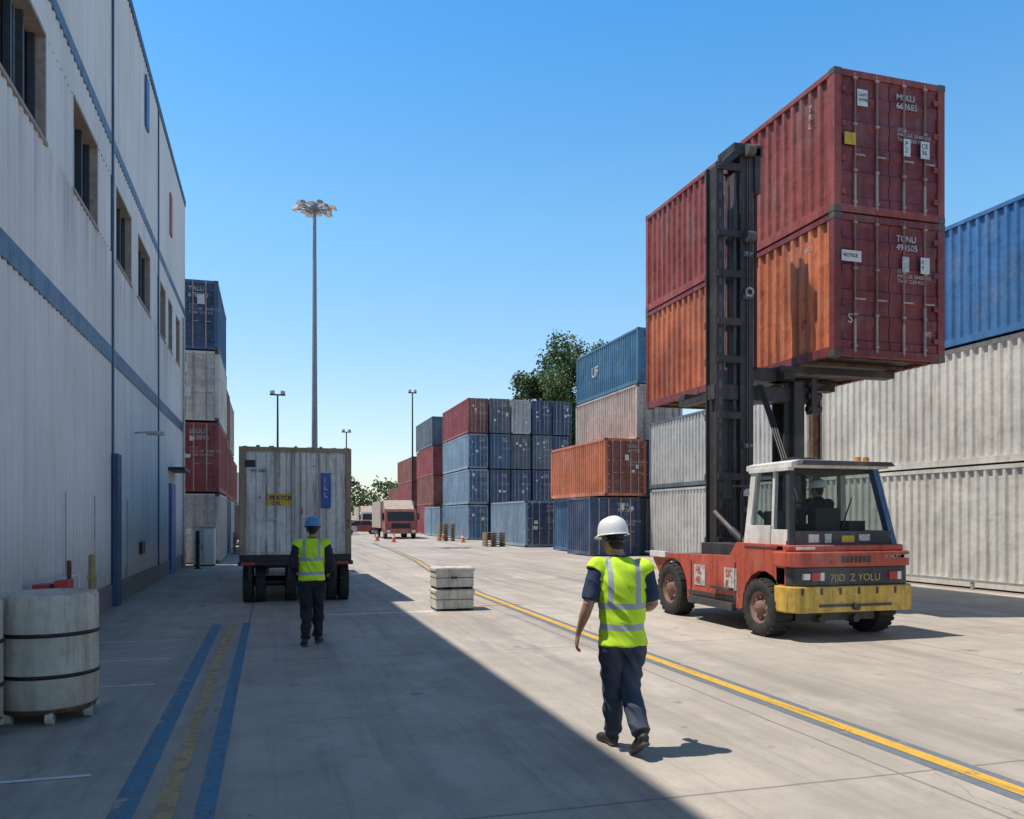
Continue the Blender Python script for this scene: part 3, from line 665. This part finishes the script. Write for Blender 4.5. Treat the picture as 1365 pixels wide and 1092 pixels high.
# ------------------------------------------------------------ lamps
def mast_lamp(x,y,h,r,R,n,name='floodlight_mast'):
    mb=MB((x,y,0)); lamp=plain('lamp_housing',(.30,.25,.21),.5); pole=plain('pole_galv',(.24,.25,.27),.5,.2)
    mb.cyl((x,y,0),(x,y,h),r,pole,r*.45,n=16); mb.cyl((x,y,0),(x,y,.05),r*2,pole); mb.lathe((x,y,h-.3),[(R*.42,0),(R*.45,.04),(R*.42,.08),(R*.39,.04),(R*.42,0)],(0,0,1),pole,24)
    mb.cyl((x,y,h-.4),(x,y,h+.1),r*.9,pole)
    for i in range(n):
        a=2*math.pi*i/n+.2; c,s=math.cos(a),math.sin(a); k=R*(1 if i%2 else .72)
        mb.cyl((x,y,h-.26),(x+c*k*.8,y+s*k*.8,h-.2),.035,pole,n=6)
        o=Vector((x+c*k*.85,y+s*k*.85,h-.12)); u=Vector((c,s,-.25)).normalized(); v=Vector((-s,c,0)); w=u.cross(v)
        if w.z<0: w=-w
        P=[]
        for zz,g in ((-.09,1.0),(.09,.62)):
            for q1,q2 in ((-1,-1),(1,-1),(1,1),(-1,1)): P.append(o+u*q1*.26*g+v*q2*.21*g+w*zz)
        mb.hexa(P,lamp)
        Q=[o+u*q1*.23+v*q2*.18+w*zz for zz in (-.10,-.092) for q1,q2 in ((-1,-1),(1,-1),(1,1),(-1,1))]
        mb.hexa(Q,WHITE)
    mb.out(name)
mast_lamp(2.5,50,20.2,.21,1.25,12)
def street_lamp(x,y,h,w):
    mb=MB((x,y,0)); mb.cyl((x,y,0),(x,y,h),.11,DARK,.06); mb.box(x-w,x+w,y-.05,y+.05,h-.08,h+.02,DARK)
    for s in (-1,1): mb.prism([(x+s*w*.35,h),(x+s*w*.95,h+.04),(x+s*w*.95,h+.22),(x+s*w*.4,h+.28)],'y',y-.2,y+.2,STEEL)
    mb.cyl((x,y,0),(x,y,.5),.17,DARK); mb.out('street_lamp')
street_lamp(.5,62,10.7,.55); street_lamp(8,92,11.2,.5); street_lamp(13.3,80,14,.4)
# ------------------------------------------------------------ trees
def leafmat(name,a,b_):
    m,nt,b=newmat(name); f=noise_n(nt,.9,detail=4); f2=noise_n(nt,9,detail=2)
    c=mix(nt,ramp(nt,f,.35,.65),a,b_); c=mix(nt,ramp(nt,f2,.4,.7,0,.5),c,tuple(x*1.5 for x in b_)); nt.links.new(c,b.inputs['Base Color']); b.inputs['Roughness'].default_value=.6
    return m
LEAF=leafmat('foliage',(.03,.06,.018),(.085,.13,.03)); BARK=plain('bark',(.09,.065,.045),.9)
def tree(x,y,h,cr,nclump=26,per=210,leaf=.30,name='tree',seed=1):
    rnd=random.Random(seed); e=empty(name,(x,y,0)); O=(x,y,0)
    mb=MB(O); mb.cyl((x,y,0),(x+.2,y,h*.45),h*.022,BARK,h*.014,n=10); cl=[]
    for i in range(nclump):
        a=rnd.uniform(0,6.283); t=rnd.random()**.5; zz=rnd.uniform(.40,.93); rad=cr*math.sqrt(max(.05,1-((zz-.64)/.40)**2))*t
        c=Vector((x+math.cos(a)*rad,y+math.sin(a)*rad,h*zz)); cl.append((c,rnd.uniform(.16,.30)*cr))
        if i%2==0:
            b0=Vector((x+.1,y,h*rnd.uniform(.25,.45))); md=b0.lerp(c,.5)+Vector((0,0,-.3)); mb.cyl(b0,md,h*.009,BARK,h*.006,n=6); mb.cyl(md,c,h*.006,BARK,h*.002,n=6)
    mb.out('trunk',e)
    mb=MB(O); vs=[];fs=[]
    for c,r in cl:
        for k in range(per):
            d=Vector((rnd.gauss(0,1),rnd.gauss(0,1),rnd.gauss(0,.75))).normalized()*r*rnd.uniform(.3,1.05)
            p=c+d; nrm=Vector((rnd.gauss(0,1),rnd.gauss(0,1),rnd.gauss(0,1)+.6)).normalized(); a=nrm.orthogonal().normalized(); b=nrm.cross(a)
            s=leaf*rnd.uniform(.5,1.2); i0=len(vs); vs+=[p-a*s*.5,p+b*s*.32,p+a*s*.5,p-b*s*.32]; fs.append((i0,i0+1,i0+2,i0+3))
    mb.add(vs,fs,LEAF); mb.out('crown',e,recalc=False)
tree(28.0,79,17.6,5.2,64,400,.36,'tree',3); tree(33.0,82,21.6,6.5,70,400,.38,'tree',5); tree(25.5,92,14.8,4.6,30,260,.38,'tree',9)
def treeline():
    rnd=random.Random(4); mb=MB((0,170,0)); vs=[];fs=[]
    for i in range(190):
        x=-70+i*1.1+rnd.uniform(-1,1)+0; y=172+rnd.uniform(-6,8)
        hh=6+3.0*noise.noise(Vector((x*.07,0,3)))+2.2*noise.noise(Vector((x*.3,5,1))); 
        if 12<x<32: hh+=3.4
        r=rnd.uniform(1.4,2.6)
        for c in (Vector((x,y,hh-r)),Vector((x+rnd.uniform(-1,1),y,hh*.45))):
            for k in range(95):
                d=Vector((rnd.gauss(0,1),rnd.gauss(0,1),rnd.gauss(0,.8))).normalized()*r*rnd.uniform(.5,1.25); p=c+d
                nrm=Vector((rnd.gauss(0,1),rnd.gauss(0,1),rnd.gauss(0,1)+.5)).normalized(); a=nrm.orthogonal().normalized(); b=nrm.cross(a); s=rnd.uniform(.4,1.0)
                i0=len(vs); vs+=[p-a*s*.5,p+b*s*.35,p+a*s*.5,p-b*s*.35]; fs.append((i0,i0+1,i0+2,i0+3))
    mb.add(vs,fs,LEAF); mb.out('distant_tree_line',recalc=False)
treeline()
# ------------------------------------------------------------ people
def catmull(P,t):
    n=len(P)-1; i=min(int(t),n-1); u=t-i
    p0=P[max(0,i-1)];p1=P[i];p2=P[i+1];p3=P[min(n,i+2)]
    return [.5*((2*b)+(-a+c)*u+(2*a-5*b+4*c-d)*u*u+(-a+3*b-3*c+d)*u**3) for a,b,c,d in zip(p0,p1,p2,p3)]
class Body:
    def __init__(s): s.v=[];s.f=[];s.lab=[]
    def tube(s,pts,lab,hint=(1,0,0),n=20,step=.014,horiz=False,linear=False):
        P=[list(map(float,p)) for p in pts]; R=[]
        L=sum((Vector(a[:3])-Vector(b[:3])).length for a,b in zip(P,P[1:]))
        m=max(3,int(L/step))
        for k in range(m+1):
            R.append(catmull(P,(len(P)-1)*k/m))
        h=Vector(hint); base=len(s.v)
        for k,r in enumerate(R):
            c=Vector(r[:3])
            t=(Vector(R[min(m,k+1)][:3])-Vector(R[max(0,k-1)][:3])).normalized()
            if horiz: t=Vector((0,0,1))
            a=(h-t*h.dot(t)).normalized(); b=t.cross(a)
            for i in range(n):
                w=2*math.pi*i/n; s.v.append(c+a*math.cos(w)*max(.002,r[3])+b*math.sin(w)*max(.002,r[4])); s.lab.append(lab)
        for k in range(m):
            for i in range(n): s.f.append((base+k*n+i,base+k*n+(i+1)%n,base+(k+1)*n+(i+1)%n,base+(k+1)*n+i))
        s.f.append(tuple(base+i for i in range(n-1,-1,-1))); s.f.append(tuple(base+m*n+i for i in range(n)))
    def ell(s,c,r,lab,M=None,nu=20,nv=14):
        c=Vector(c); base=len(s.v)
        for j in range(nv+1):
            ph=math.pi*j/nv
            for i in range(nu):
                w=2*math.pi*i/nu; p=Vector((math.sin(max(.02,min(math.pi-.02,ph)))*math.cos(w)*r[0],math.sin(max(.02,min(math.pi-.02,ph)))*math.sin(w)*r[1],-math.cos(ph)*r[2]))
                if M: p=M@p
                s.v.append(c+p); s.lab.append(lab)
        for j in range(nv):
            for i in range(nu): s.f.append((base+j*nu+i,base+j*nu+(i+1)%nu,base+(j+1)*nu+(i+1)%nu,base+(j+1)*nu+i))
        s.f.append(tuple(base+i for i in range(nu-1,-1,-1))); s.f.append(tuple(base+nv*nu+i for i in range(nu)))
def person(name,loc,rotz,J,mats,helm,stripes,headyaw=0,headpitch=0,seed=0,sleeve='short',fat=1.0):
    e=empty(name,loc); e.rotation_euler[2]=rotz
    B=Body(); V=Vector
    pel=V(J['pelvis']); nk=V(J['neck']); hd=V(J['head']); hem=J['hem']
    B.tube([(pel.x,pel.y,pel.z-.13,.10,.09),(pel.x,pel.y,pel.z-.07,.15,.12),(pel.x,pel.y,pel.z+.02,.162,.120),(pel.x,pel.y,pel.z+.08,.145,.105)],'trousers',horiz=True,n=40)
    def tc(z):
        t=(z-pel.z)/(nk.z-pel.z); return pel.lerp(nk,t)
    H=nk.z
    prof=[(hem,.190,.146),(hem+.03,.186,.143),(hem+.14,.172,.134),(hem+.26,.178,.136),(H-.21,.192,.137),(H-.12,.198,.126),(H-.07,.175,.105),(H-.035,.115,.085),(H-.005,.072,.066)]
    B.tube([(tc(z).x,tc(z).y,z,a*fat,b*fat) for z,a,b in prof],'vest',horiz=True,n=72,step=.010)
    B.tube([(nk.x,nk.y,nk.z-.05,.066,.062),(nk.x,nk.y,nk.z+.012,.06,.06)],'shirt',horiz=True)
    B.tube([(nk.x,nk.y,nk.z-.03,.052,.052),(nk.x*.5+hd.x*.5,nk.y*.5+hd.y*.5,(nk.z+hd.z)/2-.02,.05,.052),(hd.x,hd.y,hd.z-.03,.052,.058)],'skin',horiz=True)
    Mh=Matrix.Rotation(headyaw,3,'Z')@Matrix.Rotation(headpitch,3,'X')
    def hp(x,y,z): return hd+Mh@V((x,y,z))
    B.ell(hp(0,-.008,.025),(.076,.092,.092),'hair',Mh)
    B.ell(hp(0,.012,.0),(.070,.088,.095),'skin',Mh)
    B.ell(hp(0,.028,-.055),(.054,.062,.055),'skin',Mh)
    B.ell(hp(0,.065,-.092),(.024,.02,.018),'skin',Mh)
    B.tube([(*hp(0,.098,.012),.008,.008),(*hp(0,.116,-.028),.014,.012)],'skin')
    B.ell(hp(0,.108,-.034),(.017,.013,.01),'skin',Mh)
    B.ell(hp(0,.088,-.062),(.026,.011,.007),'lips',Mh)
    for s_ in (-1,1):
        B.ell(hp(s_*.077,-.008,-.012),(.010,.020,.031),'skin',Mh@Matrix.Rotation(s_*.3,3,'Z'))
        B.ell(hp(s_*.03,.094,.026),(.02,.008,.006),'hair',Mh)
    B.tube([(*hp(0,-.055,-.03),.058,.035),(*hp(0,-.045,-.068),.048,.03)],'hair',hint=tuple(Mh@V((1,0,0))))
    for s_,k in ((-1,'L'),(1,'R')):
        sh=V(J['sh'+k]); el=V(J['el'+k]); wr=V(J['wr'+k]); inn=sh.lerp(tc(sh.z),.35)
        B.tube([(*inn,.05,.05),(*sh,.058,.060),(*sh.lerp(el,.5),.050,.052),(*el,.042,.042)],'skin',hint=(0,1,0))
        B.tube([(*el.lerp(sh,.08),.043,.043),(*el.lerp(wr,.3),.044,.041),(*el.lerp(wr,.75),.031,.028),(*wr,.027,.022)],'skin',hint=(0,1,0))
        B.tube([(*sh,.066,.068),(*sh.lerp(el,.2),.070,.072),(*sh.lerp(el,.5),.066,.068),(*sh.lerp(el,.86 if sleeve=='short' else .98),.064,.066)],'shirt',hint=(0,1,0))
        B.tube([(*inn,.078,.082),(*inn.lerp(sh,.75),.090,.092),(*sh.lerp(el,.10),.088,.09)],'vest',hint=(0,1,0),n=28,step=.009)
        if sleeve=='long':
            B.tube([(*el.lerp(sh,.15),.060,.060),(*el,.06,.058),(*el.lerp(wr,.5),.052,.05),(*el.lerp(wr,.93),.042,.04)],'shirt',hint=(0,1,0))
        d=(wr-el).normalized(); 
        if J.get('hd'+k): d=V(J['hd'+k]).normalized()
        sd=V(J.get('hs'+k,(0,1,0))); sd=(sd-d*sd.dot(d)).normalized(); n_=d.cross(sd)
        if n_.x*s_>0: n_=-n_
        B.tube([(*wr,.026,.02),(*(wr+d*.03),.034,.017),(*(wr+d*.065),.041,.016),(*(wr+d*.09),.038,.013)],'skin',hint=tuple(sd))
        for i,(off,L) in enumerate(((1.5,.066),(.5,.078),(-.5,.073),(-1.5,.056))):
            p=wr+d*.08+sd*off*.0205; cu=.35+.1*i; pts=[(*p,.0095,.0095)]
            for j,f in enumerate((.42,.33,.25)):
                dd=(d*math.cos(cu*(j+.4))+n_*math.sin(cu*(j+.4))+sd*off*.03).normalized(); p=p+dd*L*f; pts.append((*p,.0092-.0009*j,.0092-.0009*j))
            B.tube(pts,'skin',hint=tuple(sd),n=10,step=.008)
        p=wr+d*.025+sd*.03; p1=p+(d*.7+sd*.6+n_*.25).normalized()*.036; p2=p1+(d*.95+sd*.15+n_*.3).normalized()*.03
        B.tube([(*p,.013,.013),(*p1,.011,.011),(*p2,.009,.009)],'skin',n=10,step=.008)
    for s_,k in ((-1,'L'),(1,'R')):
        hip=V(J['hip'+k]);kn=V(J['kn'+k]);an=V(J['an'+k]);he=V(J['heel'+k]);to=V(J['toe'+k])
        B.tube([(*hip,.100,.114),(*hip.lerp(kn,.35),.100,.106),(*hip.lerp(kn,.75),.084,.088),(*kn,.078,.082),(*kn.lerp(an,.35),.078,.084),(*kn.lerp(an,.75),.068,.074),(*kn.lerp(an,.97),.070,.076)],'trousers',n=30)
        B.tube([(*kn.lerp(an,.85),.036,.036),(*an,.042,.044),(*(an.lerp(he,.5)),.042,.045)],'shoe')
        fw=(to-he); upv=V((0,0,1)); upv=(upv-fw.normalized()*upv.dot(fw.normalized())).normalized(); side=fw.normalized().cross(upv)
        def sp(t,u): return he+fw*t+upv*u
        B.tube([(*sp(.0,.035),.028,.03),(*sp(.12,.045),.038,.045),(*sp(.38,.048),.041,.048),(*sp(.65,.036),.049,.034),(*sp(.88,.030),.045,.027),(*sp(1.0,.024),.03,.018)],'shoe',hint=tuple(side),n=18)
        B.tube([(*sp(-.02,.01),.03,.010),(*sp(.1,.01),.041,.013),(*sp(.4,.012),.037,.012),(*sp(.72,.01),.052,.012),(*sp(.95,.01),.044,.012),(*sp(1.03,.012),.026,.008)],'sole',hint=tuple(side),n=14)
    me=bpy.data.meshes.new('src'); me.from_pydata(B.v,[],B.f); o=bpy.data.objects.new('src',me); COL.objects.link(o)
    r=o.modifiers.new('r','REMESH'); r.mode='VOXEL'; r.voxel_size=.0065; r.adaptivity=0
    sm=o.modifiers.new('s','SMOOTH'); sm.factor=.5; sm.iterations=4
    dg=bpy.context.evaluated_depsgraph_get(); ev=o.evaluated_get(dg); m2=bpy.data.meshes.new_from_object(ev)
    bpy.data.objects.remove(o)
    kd=kdtree.KDTree(len(B.v))
    for i,p in enumerate(B.v): kd.insert(p,i)
    kd.balance()
    labs=['skin','hair','shirt','vest','trousers','shoe','sole','lips']
    for l in labs: m2.materials.append(mats[l])
    m2.update()
    vl=[]
    rs=Vector((seed*3.1,seed,0))
    seated=J.get('seated')
    for v in m2.vertices:
        _,i,_=kd.find(v.co); l=B.lab[i]
        if l=='trousers' and v.co.z>hem+.02 and not seated: l='vest'
        vl.append(l)
    nb=[[] for _ in m2.vertices]
    for ed in m2.edges:
        a,b_=ed.vertices; nb[a].append(b_); nb[b_].append(a)
    for it in range(5):
        nl=list(vl)
        for i,l in enumerate(vl):
            if l in('hair','lips'): continue
            c={l:1.1}
            for q in nb[i]: c[vl[q]]=c.get(vl[q],0)+1
            nl[i]=max(c,key=c.get)
        vl=nl
    nr=[v.normal.copy() for v in m2.vertices]
    for v,l,n_ in zip(m2.vertices,vl,nr):
        if l in('trousers','shirt','vest'):
            p=v.co; amp={'trousers':.020,'shirt':.010,'vest':.014}[l]
            q=Vector((p.x*6,p.y*6,p.z*10+2*math.sin(p.x*9)))+rs
            w=noise.noise(q)*.7+noise.noise(q*2.1)*.3
            w2=1-abs(noise.noise(Vector((p.x*5,p.y*5,p.z*9+p.x*6))+rs*2))*2.4
            v.co=p+n_*amp*(w+.5*w2-.15)
    for pl in m2.polygons:
        c={}
        for vi in pl.vertices: c[vl[vi]]=c.get(vl[vi],0)+1
        pl.material_index=labs.index(max(c,key=c.get)); pl.use_smooth=True
    b=bpy.data.objects.new('body',m2); COL.objects.link(b); b.parent=e
    mb=MB()
    for s_ in (-1,1):
        c=hp(s_*.03,.089,.008); mb.lathe(c,[(.001,.012),(.007,.0095),(.011,.004),(.012,-.004)],Mh@V((0,1,0)),WHITE,12); mb.lathe(c,[(.001,.0128),(.0045,.0115),(.0055,.0102)],Mh@V((0,1,0)),INK,10)
    mb.out('eyes',e,local=True)
    mb=MB(); n=36; vs=[];fs=[]
    ringz=[(-.004,1.03),(.01,1.015),(.03,1.0),(.055,.965),(.08,.88),(.10,.74),(.115,.52),(.122,.26),(.124,.02)]
    for z,f in ringz:
        for i in range(n):
            a=2*math.pi*i/n
            p=V((math.cos(a)*.110*f,math.sin(a)*.132*f,z*1.08)); 
            if abs(p.x)<.018 and z>.04: p.z+=.007
            vs.append(hp(p.x,p.y-.004,p.z+.048))
    for j in range(len(ringz)-1):
        for i in range(n): fs.append((j*n+i,j*n+(i+1)%n,(j+1)*n+(i+1)%n,(j+1)*n+i))
    mb.add(vs,fs,helm,True)
    vs=[];fs=[]
    for i in range(n):
        a=2*math.pi*i/n; ext=.014+.045*max(0,math.sin(a))**2
        vs.append(hp(math.cos(a)*.109,math.sin(a)*.131-.004,.048)); vs.append(hp(math.cos(a)*(.109+ext*.7),math.sin(a)*(.131+ext)-.004,.040-.012*max(0,math.sin(a))))
        vs.append(hp(math.cos(a)*(.109+ext*.7),math.sin(a)*(.131+ext)-.004,.034-.012*max(0,math.sin(a)))); vs.append(hp(math.cos(a)*.106,math.sin(a)*.128-.004,.036))
    for i in range(n):
        j=(i+1)%n
        for k in range(3): fs.append((4*i+k,4*j+k,4*j+k+1,4*i+k+1))
    mb.add(vs,fs,helm,True)
    pr=[hp(math.cos(a)*.083,math.sin(a)*.098-.004,.0+.012*math.sin(a)) for a in [math.radians(190+160*i/10) for i in range(11)]]
    for a,b_ in zip(pr,pr[1:]): mb.cyl(a,b_,.009,BLACKP,n=8)
    mb.out('hard_hat',e,local=True)
    return e
def cloth(name,col,rough=.85):
    m,nt,b=newmat(name); g=noise_n(nt,60,detail=3); f=noise_n(nt,5,detail=4)
    c=mix(nt,ramp(nt,f,.35,.7),tuple(x*.75 for x in col),tuple(x*1.35 for x in col)); c=mix(nt,ramp(nt,g,.3,.7,0,.25),c,tuple(x*.6 for x in col))
    nt.links.new(c,b.inputs['Base Color']); b.inputs['Roughness'].default_value=rough; bump(nt,b,g,.2,.003); return m
def vestmat(name,hz,cx,xs,ztop):
    m,nt,b=newmat(name); tc=N(nt,'ShaderNodeTexCoord'); sp=N(nt,'ShaderNodeSeparateXYZ'); nt.links.new(tc.outputs['Object'],sp.inputs[0])
    wob=mathn(nt,'MULTIPLY',mathn(nt,'SUBTRACT',noise_n(nt,4,tc.outputs['Object'],1),.5),.03)
    z=mathn(nt,'ADD',sp.outputs[2],wob); x=mathn(nt,'ABSOLUTE',mathn(nt,'SUBTRACT',mathn(nt,'ADD',sp.outputs[0],wob),cx))
    mask=None
    for c0 in hz:
        a=mathn(nt,'LESS_THAN',mathn(nt,'ABSOLUTE',mathn(nt,'SUBTRACT',z,c0)),.024)
        mask=a if mask is None else mathn(nt,'MAXIMUM',mask,a)
    v=mathn(nt,'MULTIPLY',mathn(nt,'LESS_THAN',mathn(nt,'ABSOLUTE',mathn(nt,'SUBTRACT',x,xs)),.022),mathn(nt,'GREATER_THAN',z,ztop))
    mask=mathn(nt,'MAXIMUM',mask,v)
    f=noise_n(nt,8,detail=4); c=mix(nt,ramp(nt,f,.3,.7),(.50,.76,.015),(.66,.92,.03)); c=mix(nt,mask,c,(.38,.41,.41))
    nt.links.new(c,b.inputs['Base Color']); b.inputs['Roughness'].default_value=.7
    return m
skin=plain('skin',(.38,.20,.13),.5,0,.12,12,.05); hair=plain('hair',(.02,.014,.01),.7,0,.4,40); lips=plain('lips',(.3,.11,.09),.5)
tr1=cloth('trousers_navy',(.042,.057,.088)); sh1=cloth('shirt_navy',(.022,.036,.08)); shoe=plain('boot',(.03,.028,.027),.6,0,.4,14); sole=plain('sole',(.07,.065,.06),.8)
tr2=cloth('trousers_black',(.014,.015,.024)); sh2=cloth('shirt_black',(.016,.018,.028))
helmW=plain('helmet_white',(.78,.78,.76),.35,0,.05,3,.02); helmB=plain('helmet_blue',(.07,.25,.50),.35,0,.15,3,.02)
TH=math.atan(322/1100)
J1=dict(pelvis=(-.03,0,.90),neck=(-.035,.04,1.50),head=(-.085,.085,1.625),hem=.83,
 shL=(-.215,.03,1.405),elL=(-.30,-.03,1.13),wrL=(-.365,.05,.905),shR=(.15,.03,1.395),elR=(.215,.02,1.12),wrR=(.15,.25,1.08),
 hipL=(-.115,0,.86),hipR=(.055,0,.86),knL=(-.085,.10,.48),anL=(-.065,.20,.10),knR=(.035,.04,.47),anR=(.075,-.20,.19),
 heelL=(-.055,.15,.005),toeL=(-.135,.40,.005),heelR=(.095,-.275,.125),toeR=(.04,-.06,.0),hdL=(-.12,.1,-1))
m1=dict(skin=skin,hair=hair,shirt=sh1,vest=vestmat('vest_hi_vis',(1.13,.97),-.03,.105,1.15),trousers=tr1,shoe=shoe,sole=sole,lips=lips)
person('worker',(2.62,5.83,0),-TH+math.radians(4),J1,m1,helmW,None,headyaw=.45,headpitch=-.12,seed=1)
J2=dict(pelvis=(0,0,.93),neck=(.0,.03,1.51),head=(.01,.06,1.635),hem=.92,
 shL=(-.19,.02,1.41),elL=(-.265,.0,1.14),wrL=(-.20,.22,1.05),shR=(.19,.02,1.41),elR=(.265,-.01,1.14),wrR=(.24,.20,1.02),
 hipL=(-.09,0,.89),hipR=(.09,0,.89),knL=(-.075,.03,.49),anL=(-.085,-.12,.10),knR=(.08,.12,.50),anR=(.07,.20,.09),
 heelL=(-.09,-.17,.005),toeL=(-.12,.08,.0),heelR=(.07,.15,.005),toeR=(.11,.41,.005))
m2_=dict(skin=skin,hair=hair,shirt=sh2,vest=vestmat('vest_hi_vis_2',(1.22,1.02),0,.10,1.24),trousers=tr2,shoe=shoe,sole=sole,lips=lips)
person('worker',(.56,11.95,0),-TH*.3,J2,m2_,helmB,None,headyaw=0,headpitch=-.1,seed=2,sleeve='long')
J3=dict(pelvis=(0,0,.93),neck=(0,.03,1.47),head=(0,.06,1.585),hem=.88,seated=True,
 shL=(-.19,.03,1.37),elL=(-.25,.14,1.16),wrL=(-.15,.34,1.27),shR=(.19,.03,1.37),elR=(.25,.14,1.16),wrR=(.15,.34,1.27),
 hipL=(-.09,0,.93),hipR=(.09,0,.93),knL=(-.14,.38,1.0),anL=(-.13,.46,.80),knR=(.14,.38,1.0),anR=(.13,.46,.80),
 heelL=(-.13,.38,.735),toeL=(-.14,.52,.74),heelR=(.13,.38,.735),toeR=(.14,.52,.74),hdL=(.2,.6,.3),hdR=(-.2,.6,.3),hsL=(.8,0,.5),hsR=(-.8,0,.5))
m3=dict(skin=skin,hair=hair,shirt=sh1,vest=sh2,trousers=tr2,shoe=shoe,sole=sole,lips=lips)
op=person('forklift_operator',(8.22,11.0,.64),0,J3,m3,helmW,None,headyaw=.3,headpitch=-.05,seed=3,sleeve='long')
# ------------------------------------------------------------ light, sky, camera
d=Vector((.405,-.11,-1)).normalized()
sl=bpy.data.lights.new('sun','SUN'); sl.energy=5.0; sl.angle=math.radians(.5); sl.color=(1,.94,.855)
so=bpy.data.objects.new('sun',sl); COL.objects.link(so); so.rotation_euler=d.to_track_quat('-Z','Y').to_euler(); so.location=(-20,10,40)
w=bpy.data.worlds.new('World'); S.world=w; w.use_nodes=True; nt=w.node_tree
sk=nt.nodes.new('ShaderNodeTexSky'); sk.sky_type='NISHITA'; sk.sun_disc=False; sk.sun_elevation=math.radians(67); sk.sun_rotation=math.atan2(-d.x,-d.y)
sk.air_density=1.0; sk.dust_density=.6; sk.ozone_density=1.5
tc=nt.nodes.new('ShaderNodeTexCoord'); sx=nt.nodes.new('ShaderNodeSeparateXYZ'); nt.links.new(tc.outputs['Generated'],sx.inputs[0])
cr_=nt.nodes.new('ShaderNodeValToRGB'); nt.links.new(sx.outputs[2],cr_.inputs[0])
el=cr_.color_ramp.elements; el[0].position=0; el[0].color=(1.45/4,1.38/4,1.42/4,1); el[1].position=1; el[1].color=(.46/4,.48/4,.5/4,1)
for p_,c_ in ((.12,(1.42,1.50,1.52)),(.33,(1.08,1.68,1.78)),(.54,(.58,1.50,2.0)),(.75,(.48,.60,.70))):
    q=el.new(p_); q.color=(c_[0]/4,c_[1]/4,c_[2]/4,1)
vm=nt.nodes.new('ShaderNodeVectorMath'); vm.operation='MULTIPLY'; nt.links.new(sk.outputs[0],vm.inputs[0]); nt.links.new(cr_.outputs[0],vm.inputs[1])
vs_=nt.nodes.new('ShaderNodeVectorMath'); vs_.operation='SCALE'; nt.links.new(vm.outputs[0],vs_.inputs[0]); vs_.inputs[3].default_value=4
nt.links.new(vs_.outputs[0],nt.nodes['Background'].inputs[0]); nt.nodes['Background'].inputs[1].default_value=.12
cam=bpy.data.cameras.new('camera'); co=bpy.data.objects.new('camera',cam); COL.objects.link(co); S.camera=co
cam.sensor_width=36; cam.lens=29.01; cam.shift_y=.1055; cam.clip_end=6000; cam.clip_start=.05
co.location=(0,0,1.8); co.rotation_euler=(math.pi/2,0,-TH)
S.view_settings.view_transform='Standard'; S.view_settings.look='None'; S.view_settings.exposure=0
